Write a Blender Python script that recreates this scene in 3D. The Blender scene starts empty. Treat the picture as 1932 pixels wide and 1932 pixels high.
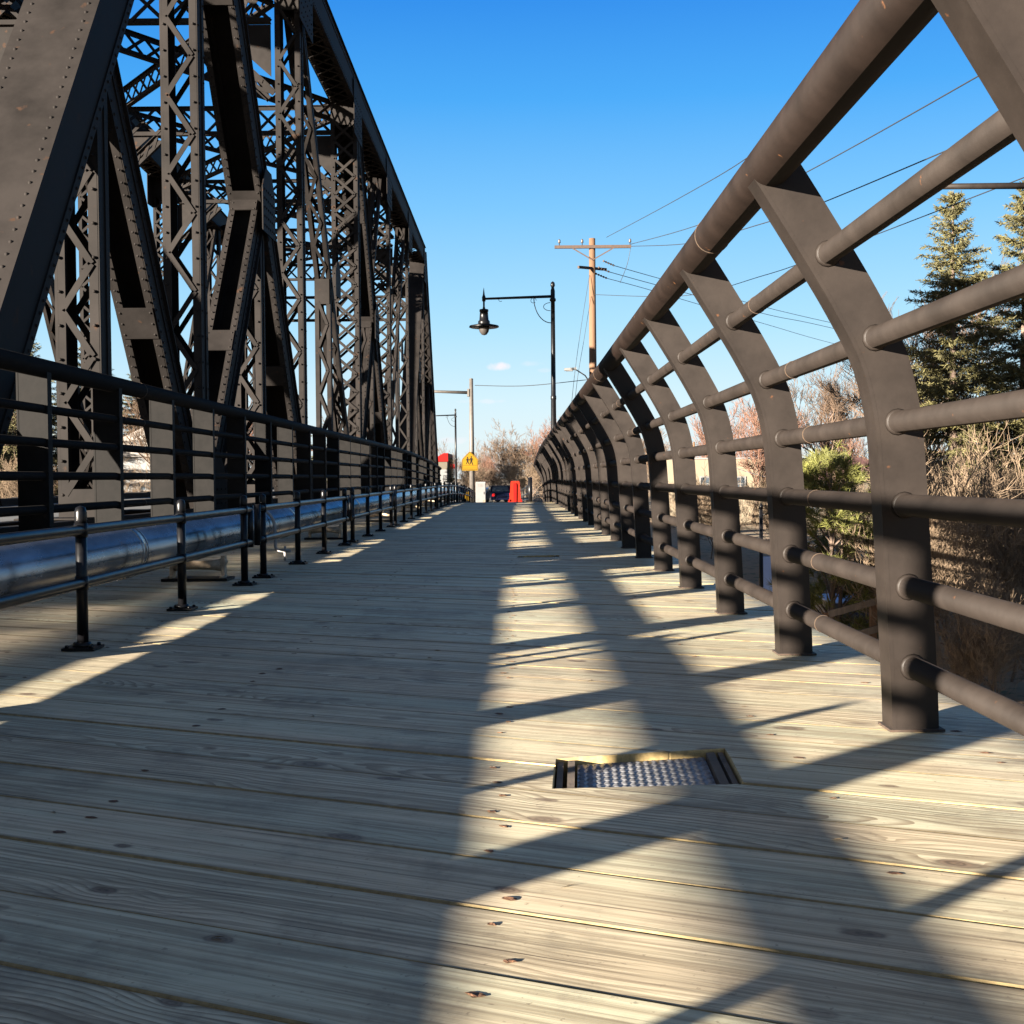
import bpy, math, random
from mathutils import Vector, Matrix
R = math.radians
random.seed(7)
sc = bpy.context.scene
col = sc.collection

# ------------------------------------------------------------------ helpers
def tag(o, label=None, cat=None, group=None, kind=None):
    if label: o['label'] = label
    if cat: o['category'] = cat
    if group: o['group'] = group
    if kind: o['kind'] = kind
    return o

def empty(name, loc=(0, 0, 0), rz=0.0):
    o = bpy.data.objects.new(name, None)
    o.empty_display_size = 0.2
    o.location = loc
    o.rotation_euler = (0, 0, rz)
    col.objects.link(o)
    return o

def copy_tree(o, parent=None):
    c = o.copy()
    col.objects.link(c)
    if parent: c.parent = parent
    for ch in list(o.children):
        copy_tree(ch, c)
    return c

class MB:
    """collects boxes, tubes, lathes into one mesh"""
    def __init__(self):
        self.v = []; self.f = []; self.m = []; self.s = []
    def add(self, vs, fs, mi=0, smooth=False):
        b = len(self.v)
        self.v += [tuple(p) for p in vs]
        for f in fs:
            self.f.append(tuple(b + i for i in f)); self.m.append(mi); self.s.append(smooth)
    def obox(self, c, ax, ay, az, mi=0):
        c = Vector(c); ax = Vector(ax); ay = Vector(ay); az = Vector(az)
        vs = [c + sx*ax + sy*ay + sz*az for sz in (-1, 1) for sy in (-1, 1) for sx in (-1, 1)]
        fs = [(0,2,3,1), (4,5,7,6), (0,1,5,4), (2,6,7,3), (0,4,6,2), (1,3,7,5)]
        if ax.cross(ay).dot(az) < 0: fs = [f[::-1] for f in fs]
        self.add(vs, fs, mi)
    def box(self, x0, y0, z0, x1, y1, z1, mi=0):
        self.obox(((x0+x1)/2, (y0+y1)/2, (z0+z1)/2), ((x1-x0)/2, 0, 0), (0, (y1-y0)/2, 0), (0, 0, (z1-z0)/2), mi)
    def bar(self, p0, p1, up, w, h, mi=0):
        """rectangular bar; h along 'up' (made perpendicular), w across"""
        p0 = Vector(p0); p1 = Vector(p1); t = p1-p0; L = t.length
        if L < 1e-6: return
        t /= L; up = Vector(up); up = (up - up.dot(t)*t).normalized(); s = t.cross(up)
        self.obox((p0+p1)/2, t*L/2, s*w/2, up*h/2, mi)
    def tube(self, pts, r, n=12, mi=0, cap=True, smooth=True):
        pts = [Vector(p) for p in pts]
        rs = r if isinstance(r, (list, tuple)) else [r]*len(pts)
        vs = []; fs = []
        t = (pts[1]-pts[0]).normalized()
        a = Vector((0, 0, 1)) if abs(t.z) < .9 else Vector((0, 1, 0))
        a = (a - a.dot(t)*t).normalized()
        for i, p in enumerate(pts):
            t = (pts[min(i+1, len(pts)-1)] - pts[max(i-1, 0)]).normalized()
            a = (a - a.dot(t)*t)
            a = a.normalized() if a.length > 1e-6 else t.orthogonal().normalized()
            b = t.cross(a)
            for k in range(n):
                an = 2*math.pi*k/n
                vs.append(p + rs[i]*(math.cos(an)*a + math.sin(an)*b))
        for i in range(len(pts)-1):
            for k in range(n):
                k2 = (k+1) % n
                fs.append((i*n+k, i*n+k2, (i+1)*n+k2, (i+1)*n+k))
        self.add(vs, fs, mi, smooth)
        if cap:
            b = len(self.v) - len(vs)
            self.f.append(tuple(b+k for k in reversed(range(n)))); self.m.append(mi); self.s.append(False)
            b2 = b + (len(pts)-1)*n
            self.f.append(tuple(b2+k for k in range(n))); self.m.append(mi); self.s.append(False)
    def lathe(self, prof, c=(0, 0, 0), n=20, mi=0, smooth=True, axis='z'):
        """prof = [(r, h)]"""
        vs = []; fs = []
        for r, h in prof:
            for k in range(n):
                an = 2*math.pi*k/n
                x, y = r*math.cos(an), r*math.sin(an)
                if axis == 'z': vs.append((c[0]+x, c[1]+y, c[2]+h))
                elif axis == 'x': vs.append((c[0]+h, c[1]+x, c[2]+y))
                else: vs.append((c[0]+y, c[1]+h, c[2]+x))
        for i in range(len(prof)-1):
            for k in range(n):
                k2 = (k+1) % n
                fs.append((i*n+k, i*n+k2, (i+1)*n+k2, (i+1)*n+k))
        self.add(vs, fs, mi, smooth)
        b = len(self.v) - len(vs)
        self.f.append(tuple(b+k for k in reversed(range(n)))); self.m.append(mi); self.s.append(False)
        b2 = b + (len(prof)-1)*n
        self.f.append(tuple(b2+k for k in range(n))); self.m.append(mi); self.s.append(False)
    def prism(self, poly, d, o, ax, ay, mi=0):
        """polygon in the plane (o, ax, ay) extruded by vector d (both ways half)"""
        o = Vector(o); ax = Vector(ax); ay = Vector(ay); d = Vector(d)/2
        n = len(poly)
        vs = [o + p[0]*ax + p[1]*ay - d for p in poly] + [o + p[0]*ax + p[1]*ay + d for p in poly]
        fs = [tuple(reversed(range(n))), tuple(range(n, 2*n))] + [(i, (i+1) % n, n+(i+1) % n, n+i) for i in range(n)]
        self.add(vs, fs, mi)
    def rivet(self, c, nrm, r=0.017):
        nrm = Vector(nrm).normalized(); a = nrm.orthogonal().normalized(); b = nrm.cross(a); c = Vector(c)
        vs = []
        for rr, h in ((1, 0), (.75, .55)):
            for k in range(6):
                an = k*math.pi/3
                vs.append(c + r*rr*(math.cos(an)*a + math.sin(an)*b) + nrm*r*h)
        vs.append(c + nrm*r*.8)
        fs = [(k, (k+1) % 6, 6+(k+1) % 6, 6+k) for k in range(6)] + [(6+k, 6+(k+1) % 6, 12) for k in range(6)]
        self.add(vs, fs, 0, True)
    def build(self, name, mats, parent=None, loc=None, rz=0):
        me = bpy.data.meshes.new(name)
        me.from_pydata(self.v, [], self.f)
        if not isinstance(mats, (list, tuple)): mats = [mats]
        for m in mats: me.materials.append(m)
        me.polygons.foreach_set('material_index', self.m)
        me.polygons.foreach_set('use_smooth', self.s)
        me.update()
        o = bpy.data.objects.new(name, me)
        col.objects.link(o)
        if parent: o.parent = parent
        if loc: o.location = loc
        if rz: o.rotation_euler = (0, 0, rz)
        return o

# ------------------------------------------------------------------ camera
CAMH = 0.65
FPX = 2334.0
cam_d = bpy.data.cameras.new('camera'); cam = bpy.data.objects.new('camera', cam_d); col.objects.link(cam)
cam_d.sensor_width = 36; cam_d.lens = 36*FPX/1932; cam_d.clip_end = 4000; cam_d.clip_start = 0.05
cam.location = (0, 0, CAMH)
CR = Matrix.Rotation(R(0.27), 3, 'Z') @ Matrix.Rotation(R(90-1.62), 3, 'X') @ Matrix.Rotation(R(-0.45), 3, 'Z')
cam.rotation_euler = CR.to_euler()
sc.camera = cam
def at(px, py, Y):
    """point at depth Y seen at pixel (px, py) of a 1932-pixel-wide view"""
    d = CR @ Vector(((px-966)/FPX, -(py-966)/FPX, -1))
    return Vector((0, 0, CAMH)) + d*(Y/d.y)

# ------------------------------------------------------------------ light
SUN = Vector((1.0, 0.92, -0.21)).normalized()
sun_d = bpy.data.lights.new('sun', 'SUN'); sun = bpy.data.objects.new('sun', sun_d); col.objects.link(sun)
sun.rotation_euler = SUN.to_track_quat('-Z', 'Y').to_euler()
sun_d.energy = 5.0; sun_d.angle = R(0.5); sun_d.color = (1.0, 0.90, 0.76)
world = bpy.data.worlds.new('World'); sc.world = world; world.use_nodes = True
SUN_EL = math.asin(-SUN.z); SUN_ROT = math.atan2(-SUN.x, -SUN.y) % (2*math.pi)

def world_nodes():
    nt = world.node_tree; N = nt.nodes; Lk = nt.links
    N.clear()
    out = N.new('ShaderNodeOutputWorld'); bg = N.new('ShaderNodeBackground')
    sky = N.new('ShaderNodeTexSky'); sky.sky_type = 'NISHITA'; sky.sun_disc = False
    sky.sun_elevation = SUN_EL; sky.sun_rotation = SUN_ROT
    sky.air_density = 1.0; sky.dust_density = 0.1; sky.ozone_density = 1.5; sky.altitude = 300
    tc = N.new('ShaderNodeTexCoord'); sep = N.new('ShaderNodeSeparateXYZ'); Lk.new(tc.outputs['Generated'], sep.inputs[0])
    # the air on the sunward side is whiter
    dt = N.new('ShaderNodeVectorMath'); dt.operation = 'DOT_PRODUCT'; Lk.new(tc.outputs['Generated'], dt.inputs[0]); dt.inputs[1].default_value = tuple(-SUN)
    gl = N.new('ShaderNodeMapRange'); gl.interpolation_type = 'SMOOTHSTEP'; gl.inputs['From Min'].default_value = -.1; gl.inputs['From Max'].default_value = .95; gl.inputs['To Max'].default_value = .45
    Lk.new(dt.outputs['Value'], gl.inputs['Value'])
    # a few small fair-weather clouds low over the far end of the bridge
    def mth(op, a, b=None, clamp=False):
        n = N.new('ShaderNodeMath'); n.operation = op; n.use_clamp = clamp
        for i, x in enumerate((a, b)):
            if x is None: continue
            if isinstance(x, (int, float)): n.inputs[i].default_value = x
            else: Lk.new(x, n.inputs[i])
        return n.outputs[0]
    yy = mth('MAXIMUM', sep.outputs['Y'], 0.05)
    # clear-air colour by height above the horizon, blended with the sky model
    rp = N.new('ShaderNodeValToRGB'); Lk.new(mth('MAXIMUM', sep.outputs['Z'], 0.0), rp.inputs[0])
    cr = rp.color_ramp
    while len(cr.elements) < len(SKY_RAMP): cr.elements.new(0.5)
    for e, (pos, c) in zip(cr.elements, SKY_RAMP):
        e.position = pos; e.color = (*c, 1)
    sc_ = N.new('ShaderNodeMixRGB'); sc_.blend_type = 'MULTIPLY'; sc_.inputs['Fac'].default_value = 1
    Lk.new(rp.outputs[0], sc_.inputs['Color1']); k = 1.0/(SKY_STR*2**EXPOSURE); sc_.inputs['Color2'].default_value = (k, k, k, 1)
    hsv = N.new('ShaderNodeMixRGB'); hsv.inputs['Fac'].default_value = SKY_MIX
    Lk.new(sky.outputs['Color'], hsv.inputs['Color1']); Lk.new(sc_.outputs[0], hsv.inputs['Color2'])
    ax = mth('DIVIDE', sep.outputs['X'], yy); az = mth('DIVIDE', sep.outputs['Z'], yy)
    noi = N.new('ShaderNodeTexNoise'); noi.inputs['Scale'].default_value = 90; noi.inputs['Detail'].default_value = 6
    Lk.new(tc.outputs['Generated'], noi.inputs['Vector'])
    total = None
    for (px, py, sx, sy, amp) in ((940, 692, 22, 9, .75), (1002, 687, 22, 6, .22), (915, 757, 44, 5, .25), (858, 830, 34, 7, .25), (1030, 700, 14, 4, .15)):
        cx = (px-977)/FPX; cz = (900-py)/FPX
        d = mth('ADD', mth('POWER', mth('ABSOLUTE', mth('DIVIDE', mth('SUBTRACT', ax, cx), sx/FPX)), 2),
                mth('POWER', mth('ABSOLUTE', mth('DIVIDE', mth('SUBTRACT', az, cz), sy/FPX)), 2))
        e = mth('SUBTRACT', mth('ADD', 1.0, mth('MULTIPLY', mth('SUBTRACT', noi.outputs['Fac'], 0.5), 3.2)), d)
        e = mth('MULTIPLY', mth('MULTIPLY', e, 1.0, True), amp)
        total = e if total is None else mth('ADD', total, e, True)
    front = mth('GREATER_THAN', sep.outputs['Y'], 0.2)
    total = mth('MULTIPLY', total, front)
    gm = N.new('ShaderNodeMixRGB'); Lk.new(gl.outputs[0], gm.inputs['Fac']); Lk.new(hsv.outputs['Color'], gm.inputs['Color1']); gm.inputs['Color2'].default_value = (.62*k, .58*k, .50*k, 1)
    mix = N.new('ShaderNodeMixRGB'); Lk.new(total, mix.inputs['Fac']); Lk.new(gm.outputs[0], mix.inputs['Color1'])
    mix.inputs['Color2'].default_value = CLOUD
    # tint
    tint = N.new('ShaderNodeMixRGB'); tint.blend_type = 'MULTIPLY'; tint.inputs['Fac'].default_value = 1
    Lk.new(mix.outputs[0], tint.inputs['Color1']); tint.inputs['Color2'].default_value = SKY_TINT
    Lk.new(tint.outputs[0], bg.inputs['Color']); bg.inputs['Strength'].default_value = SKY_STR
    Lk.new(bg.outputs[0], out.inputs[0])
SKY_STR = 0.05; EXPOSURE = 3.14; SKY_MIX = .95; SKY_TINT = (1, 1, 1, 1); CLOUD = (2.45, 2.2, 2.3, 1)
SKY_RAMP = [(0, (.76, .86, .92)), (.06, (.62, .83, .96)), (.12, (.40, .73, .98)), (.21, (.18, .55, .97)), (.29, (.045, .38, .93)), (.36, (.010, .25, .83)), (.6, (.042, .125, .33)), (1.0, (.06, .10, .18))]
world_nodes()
sc.view_settings.view_transform = 'Standard'; sc.view_settings.look = 'None'
sc.view_settings.exposure = EXPOSURE; sc.view_settings.gamma = 1.0

# ------------------------------------------------------------------ materials
def mat(name, base=(0.5, 0.5, 0.5), rough=0.6, metal=0.0, var=0.0, scale=6.0, bump=0.0, col2=None, detail=6, spec=0.5,
        stretch=None, chips=None, chip_scale=40, chip_amt=.66):
    m = bpy.data.materials.new(name); m.use_nodes = True
    nt = m.node_tree; N = nt.nodes; L = nt.links
    b = N['Principled BSDF']
    b.inputs['Base Color'].default_value = (*base, 1); b.inputs['Roughness'].default_value = rough
    b.inputs['Metallic'].default_value = metal; b.inputs['Specular IOR Level'].default_value = spec
    if var or bump or col2 or chips:
        tc = N.new('ShaderNodeTexCoord'); mp = N.new('ShaderNodeMapping')
        geo = N.new('ShaderNodeNewGeometry')
        L.new(geo.outputs['Position'], mp.inputs['Vector'])
        if stretch: mp.inputs['Scale'].default_value = stretch
        n = N.new('ShaderNodeTexNoise'); n.inputs['Scale'].default_value = scale; n.inputs['Detail'].default_value = detail
        n.inputs['Roughness'].default_value = .65
        L.new(mp.outputs[0], n.inputs['Vector'])
        r = N.new('ShaderNodeValToRGB')
        c2 = col2 if col2 else tuple(min(1, x*(1+var)) for x in base)
        c1 = base if col2 else tuple(x*(1-var) for x in base)
        r.color_ramp.elements[0].color = (*c1, 1); r.color_ramp.elements[1].color = (*c2, 1)
        r.color_ramp.elements[0].position = .34; r.color_ramp.elements[1].position = .66
        L.new(n.outputs['Fac'], r.inputs[0])
        last = r.outputs[0]
        if chips:
            n2 = N.new('ShaderNodeTexNoise'); n2.inputs['Scale'].default_value = chip_scale; n2.inputs['Detail'].default_value = 5
            L.new(geo.outputs['Position'], n2.inputs['Vector'])
            cr = N.new('ShaderNodeValToRGB'); cr.color_ramp.elements[0].position = chip_amt; cr.color_ramp.elements[1].position = chip_amt+.05
            L.new(n2.outputs['Fac'], cr.inputs[0])
            mx = N.new('ShaderNodeMixRGB'); L.new(cr.outputs[0], mx.inputs[0]); L.new(last, mx.inputs[1]); mx.inputs[2].default_value = (*chips, 1)
            last = mx.outputs[0]
        L.new(last, b.inputs['Base Color'])
        rr = N.new('ShaderNodeMapRange'); rr.inputs['To Min'].default_value = max(0.02, rough-.1); rr.inputs['To Max'].default_value = min(1, rough+.12)
        L.new(n.outputs['Fac'], rr.inputs['Value']); L.new(rr.outputs[0], b.inputs['Roughness'])
        if bump:
            bp = N.new('ShaderNodeBump'); bp.inputs['Strength'].default_value = bump; bp.inputs['Distance'].default_value = .02
            L.new(n.outputs['Fac'], bp.inputs['Height']); L.new(bp.outputs[0], b.inputs['Normal'])
    return m

M = {}
M['rail'] = mat('brown_paint', (.0136, .0104, .0087), .52, var=.24, scale=6, bump=.06, spec=.16, chips=(.055, .024, .011), chip_scale=26, chip_amt=.71)
M['rail_dark'] = mat('dark_rail_paint', (.0062, .0056, .0053), .7, var=.3, scale=14, bump=.08, spec=.08)
M['rail_top'] = mat('dark_brown_paint', (.0070, .0042, .0031), .5, var=.3, scale=5, bump=.06, spec=.2, chips=(.06, .026, .011), chip_scale=24, chip_amt=.70)
M['oldrust'] = mat('old_rust', (.030, .017, .010), .85, var=.5, scale=50)
M['edge'] = mat('worn_paint_edge', (.019, .0145, .0117), .6, var=.4, scale=40)
M['rust'] = mat('rusty_seam', (.038, .021, .010), .8, var=.5, scale=60)
M['truss'] = mat('truss_paint', (.0125, .0106, .0098), .7, var=.35, scale=1.6, bump=.05, spec=.07, chips=(.026, .015, .010), chip_scale=7, chip_amt=.66)
M['black'] = mat('black_paint', (.0035, .0035, .0042), .33, var=.2, scale=20, spec=.2)
M['jacket'] = mat('pipe_jacket', (.27, .27, .285), .26, .95, var=.3, scale=5, bump=.10, stretch=(1, .35, 1))
M['galv'] = mat('galvanised', (.062, .054, .047), .6, .1, var=.15, scale=8)
M['dull_white'] = mat('weathered_white', (.085, .084, .083), .6, var=.1, scale=7)
M['white'] = mat('white_paint', (.105, .102, .10), .6, var=.08, scale=5)
M['rusty_white'] = mat('rusty_bracket', (.36, .27, .18), .7, var=.35, scale=25)
M['plate'] = mat('tread_plate', (.20, .20, .21), .45, .6, var=.25, scale=22)
M['porcelain'] = mat('brown_porcelain', (.05, .035, .028), .35)
M['armwood'] = mat('crossarm_wood', (.035, .020, .013), .85, var=.3, scale=9)
M['oldwood'] = mat('old_timber', (.10, .075, .055), .85, var=.4, scale=9, stretch=(1, 1, .15), bump=.3)
M['polewood'] = mat('pole_wood', (.085, .043, .020), .85, var=.25, scale=10, stretch=(6, 6, .35), bump=.25)
M['asphalt'] = mat('asphalt', (.05, .05, .052), .9, var=.2, scale=3, bump=.2)
M['cable'] = mat('cable', (.012, .012, .013), .6)
M['cable_grey'] = mat('bare_cable', (.25, .24, .25), .4, .6)
M['yellow'] = mat('sign_yellow', (.125, .068, .0006), .6, spec=.12, var=.04)
M['red'] = mat('red_plastic', (.125, .0016, .0008), .55, spec=.1, var=.08)
M['orange'] = mat('orange_plastic', (.15, .007, .0015), .55, spec=.1, var=.08)
M['roof_red'] = mat('red_metal_roof', (.12, .0018, .0012), .6, spec=.1, var=.06)
M['beige'] = mat('beige_wall', (.125, .10, .068), .85, var=.06, scale=2)
M['tan'] = mat('tan_wall', (.055, .045, .031), .85, var=.08, scale=2)
M['drain'] = mat('pale_drain', (.22, .21, .20), .5, var=.1)
M['glass'] = mat('window_glass', (.03, .04, .05), .08)
M['blue_panel'] = mat('pale_blue_panel', (.20, .30, .55), .5, var=.06)
M['car_blue'] = mat('blue_car_paint', (.008, .07, .22), .3, spec=.3)
M['car_navy'] = mat('navy_car_paint', (.002, .003, .010), .4, spec=.08)
M['car_dark'] = mat('dark_car_paint', (.005, .004, .005), .35, spec=.2)
M['tyre'] = mat('tyre_rubber', (.012, .012, .012), .9)
M['tail'] = mat('tail_lamp_red', (.55, .01, .01), .25)
M['bark'] = mat('bark', (.085, .058, .042), .9, var=.35, scale=14, stretch=(1, 1, .25), bump=.4)
M['twig'] = mat('twigs', (.080, .050, .030), .9, var=.3, scale=1.2)
M['twig_red'] = mat('reddish_twigs', (.115, .055, .034), .9, var=.3, scale=1.2)
M['brush'] = mat('dry_brush', (.13, .090, .056), .9, var=.35, scale=1.5)
M['spruce'] = mat('spruce_needles', (.056, .049, .013), .8, var=.5, scale=2.5)
M['pine'] = mat('pine_needles', (.085, .086, .015), .75, var=.4, scale=3.0)
M['brick_roof'] = mat('dull_red_roof', (.06, .022, .018), .85, var=.2, scale=4)
M['panel_dark'] = mat('navy_sheet', (.012, .016, .045), .5, var=.2, scale=3)
M['concrete'] = mat('concrete', (.16, .145, .13), .9, var=.15, scale=3)
M['lampglass'] = mat('frosted_glass', (.035, .030, .027), .5, spec=.2)

def wood_mat():
    m = bpy.data.materials.new('weathered_pine_planks'); m.use_nodes = True
    nt = m.node_tree; N = nt.nodes; L = nt.links; b = N['Principled BSDF']
    uv = N.new('ShaderNodeUVMap'); uv.uv_map = 'UVMap'
    pid = N.new('ShaderNodeUVMap'); pid.uv_map = 'pid'
    su = N.new('ShaderNodeSeparateXYZ'); L.new(uv.outputs[0], su.inputs[0])
    sp = N.new('ShaderNodeSeparateXYZ'); L.new(pid.outputs[0], sp.inputs[0])
    def mth(op, a, b_=None, c=None, clamp=False):
        n = N.new('ShaderNodeMath'); n.operation = op; n.use_clamp = clamp
        for i, x in enumerate((a, b_, c)):
            if x is None: continue
            if isinstance(x, (int, float)): n.inputs[i].default_value = x
            else: L.new(x, n.inputs[i])
        return n.outputs[0]
    def comb(x, y, z):
        n = N.new('ShaderNodeCombineXYZ')
        for i, q in enumerate((x, y, z)):
            if isinstance(q, (int, float)): n.inputs[i].default_value = q
            else: L.new(q, n.inputs[i])
        return n.outputs[0]
    def noise(vec, scale, detail=3, rough=.5):
        n = N.new('ShaderNodeTexNoise'); n.inputs['Scale'].default_value = scale; n.inputs['Detail'].default_value = detail
        n.inputs['Roughness'].default_value = rough; L.new(vec, n.inputs['Vector']); return n.outputs['Fac']
    def mixc(f, c1, c2, mode='MIX'):
        n = N.new('ShaderNodeMixRGB'); n.blend_type = mode
        for i, q in enumerate((f, c1, c2)):
            if isinstance(q, (int, float)): n.inputs[i].default_value = q
            elif isinstance(q, tuple): n.inputs[i].default_value = (*q, 1)
            else: L.new(q, n.inputs[i])
        return n.outputs[0]
    def ramp(f, p0, p1):
        n = N.new('ShaderNodeMapRange'); n.inputs['From Min'].default_value = p0; n.inputs['From Max'].default_value = p1
        n.interpolation_type = 'SMOOTHSTEP'; L.new(f, n.inputs['Value']); return n.outputs[0]
    U, V = su.outputs['X'], su.outputs['Y']; r1, r2 = sp.outputs['X'], sp.outputs['Y']
    # knots: sparse round spots
    kv = comb(mth('MULTIPLY', U, 2.4), mth('ADD', mth('MULTIPLY', V, 4.4), mth('MULTIPLY', r1, 57.0)), 0.0)
    vo = N.new('ShaderNodeTexVoronoi'); vo.voronoi_dimensions = '2D'; vo.feature = 'F1'; vo.inputs['Scale'].default_value = 1.0; L.new(kv, vo.inputs['Vector'])
    wob = noise(comb(mth('MULTIPLY', U, 30.), mth('MULTIPLY', V, 30.), r1), 1.0, 3)
    dist = vo.outputs['Distance']
    # rings: distance from a pith line that wanders under the board
    low = noise(comb(mth('MULTIPLY', U, .55), mth('MULTIPLY', r1, 31.), r2), 1.0, 2)
    low2 = noise(comb(mth('MULTIPLY', U, 1.7), mth('MULTIPLY', V, 5.), mth('MULTIPLY', r1, 17.)), 1.0, 3)
    h = mth('ADD', .03, mth('MULTIPLY', mth('ABSOLUTE', mth('SUBTRACT', low, .47)), .55))
    off = mth('MULTIPLY', mth('SUBTRACT', r2, .5), .16)
    w = mth('SUBTRACT', V, off)
    rad = mth('SQRT', mth('ADD', mth('MULTIPLY', w, w), mth('MULTIPLY', h, h)))
    rad = mth('ADD', rad, mth('MULTIPLY', mth('SUBTRACT', low2, .5), .085))
    bulge = mth('POWER', mth('MAXIMUM', mth('SUBTRACT', 1.0, mth('DIVIDE', dist, .33)), 0.0), 2.0)
    rad = mth('ADD', rad, mth('MULTIPLY', bulge, .03))
    ph = mth('MULTIPLY', rad, mth('MULTIPLY_ADD', r2, 260.0, 330.0))
    saw = mth('FRACT', mth('DIVIDE', ph, 6.2832))
    rings = ramp(saw, .35, 1.0)                       # soft early wood, dark late-wood edge
    fib = noise(comb(mth('MULTIPLY', U, 3.2), mth('MULTIPLY', V, 150.), mth('MULTIPLY', r1, 9.)), 1.0, 4, .65)
    fib2 = noise(comb(mth('MULTIPLY', U, .9), mth('MULTIPLY', V, 42.), mth('MULTIPLY', r2, 29.)), 1.0, 4, .6)
    fib3 = noise(comb(mth('MULTIPLY', U, 14.), mth('MULTIPLY', V, 420.), mth('MULTIPLY', r1, 3.)), 1.0, 2, .6)
    patch = noise(comb(mth('MULTIPLY', U, .8), mth('MULTIPLY', V, 6.), mth('MULTIPLY', r2, 23.)), 1.0, 5, .62)
    patch2 = noise(comb(mth('MULTIPLY', U, .5), mth('MULTIPLY', V, 3.5), mth('MULTIPLY', r1, 41.)), 1.0, 3, .55)
    geo = N.new('ShaderNodeNewGeometry')
    dirt = noise(geo.outputs['Position'], 2.3, 8, .72)
    dirt2 = noise(geo.outputs['Position'], 9.0, 6, .7)
    specks = noise(geo.outputs['Position'], 70., 3, .6)
    base = mixc(r1, WOOD_A, WOOD_B)
    base = mixc(ramp(r2, .5, 1.0), base, WOOD_C)
    base = mixc(mth('MULTIPLY', ramp(patch, .40, .66), .7), base, WOOD_D)
    base = mixc(mth('MULTIPLY', ramp(patch2, .50, .72), .55), base, (.33, .37, .27))
    strong = ramp(mth('ADD', mth('MULTIPLY', low2, .55), mth('MULTIPLY', r1, .45)), .34, .66)
    base = mixc(mth('MULTIPLY', mth('MULTIPLY', rings, mth('MULTIPLY_ADD', strong, .88, .12)), mth('MULTIPLY_ADD', fib3, .5, .6)), base, WOOD_RING)
    base = mixc(mth('MULTIPLY', ramp(fib2, .42, .66), .7), base, (.20, .155, .095))
    base = mixc(mth('MULTIPLY', ramp(fib, .42, .68), .5), base, (.17, .13, .085))
    base = mixc(mth('MULTIPLY', ramp(fib, .60, .30), .35), base, (.52, .45, .32))
    base = mixc(mth('MULTIPLY', ramp(dirt, .47, .70), .60), base, (.15, .125, .09))
    base = mixc(mth('MULTIPLY', ramp(dirt2, .56, .74), .40), base, (.12, .095, .07))
    base = mixc(mth('MULTIPLY', ramp(specks, .64, .72), .45), base, (.09, .06, .04))
    chk = noise(comb(mth('MULTIPLY', U, 1.3), mth('MULTIPLY', V, 75.), mth('MULTIPLY', r2, 61.)), 1.0, 2, .4)
    base = mixc(mth('MULTIPLY', ramp(chk, .70, .735), .8), base, (.07, .05, .03))
    # grime along the joints
    ej = mth('ABSOLUTE', mth('SUBTRACT', V, .1105))
    base = mixc(mth('MULTIPLY', ramp(mth('ADD', ej, mth('MULTIPLY', mth('SUBTRACT', dirt2, .5), .02)), .094, .112), .55), base, (.11, .085, .05))
    # tree knots
    sel = N.new('ShaderNodeSeparateXYZ'); L.new(vo.outputs['Color'], sel.inputs[0])
    on = mth('GREATER_THAN', sel.outputs['X'], .40)
    ksz = mth('MULTIPLY_ADD', sel.outputs['Y'], .075, .04)
    kd = mth('DIVIDE', mth('ADD', dist, mth('MULTIPLY', mth('SUBTRACT', wob, .5), .075)), ksz)
    kfac = mth('MULTIPLY', mth('SUBTRACT', 1.0, ramp(kd, .55, 1.25)), on)
    kring = mth('MULTIPLY_ADD', mth('SINE', mth('MULTIPLY', kd, 14.)), .5, .5)
    kcol = mixc(kring, (.075, .05, .032), (.17, .115, .075))
    base = mixc(mth('MULTIPLY', kfac, mth('MULTIPLY_ADD', sel.outputs['Z'], .5, .45)), base, kcol)
    L.new(base, b.inputs['Base Color'])
    b.inputs['Roughness'].default_value = .62; b.inputs['Specular IOR Level'].default_value = .35
    rr = N.new('ShaderNodeMapRange'); rr.inputs['To Min'].default_value = .5; rr.inputs['To Max'].default_value = .8
    L.new(patch, rr.inputs['Value']); L.new(rr.outputs[0], b.inputs['Roughness'])
    hgt = mth('ADD', mth('MULTIPLY', fib, .6), mth('MULTIPLY', mth('MULTIPLY', rings, strong), -.25))
    bp = N.new('ShaderNodeBump'); bp.inputs['Strength'].default_value = .16; bp.inputs['Distance'].default_value = .003
    L.new(hgt, bp.inputs['Height']); L.new(bp.outputs[0], b.inputs['Normal'])
    return m
WOOD_A = (.55, .505, .345); WOOD_B = (.65, .565, .39); WOOD_C = (.47, .51, .375); WOOD_D = (.58, .45, .305); WOOD_RING = (.15, .105, .058)
M['wood'] = wood_mat()
M['freshwood'] = mat('fresh_cut_edge', (.34, .245, .105), .75, var=.3, scale=60)
M['arris'] = mat('board_arris', (.19, .14, .065), .8, var=.35, scale=30)
M['underwood'] = mat('joist_timber', (.20, .15, .09), .85, var=.3, scale=6)
M['screw'] = mat('rusty_screw', (.11, .055, .03), .7, .3, var=.5, scale=200)
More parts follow.
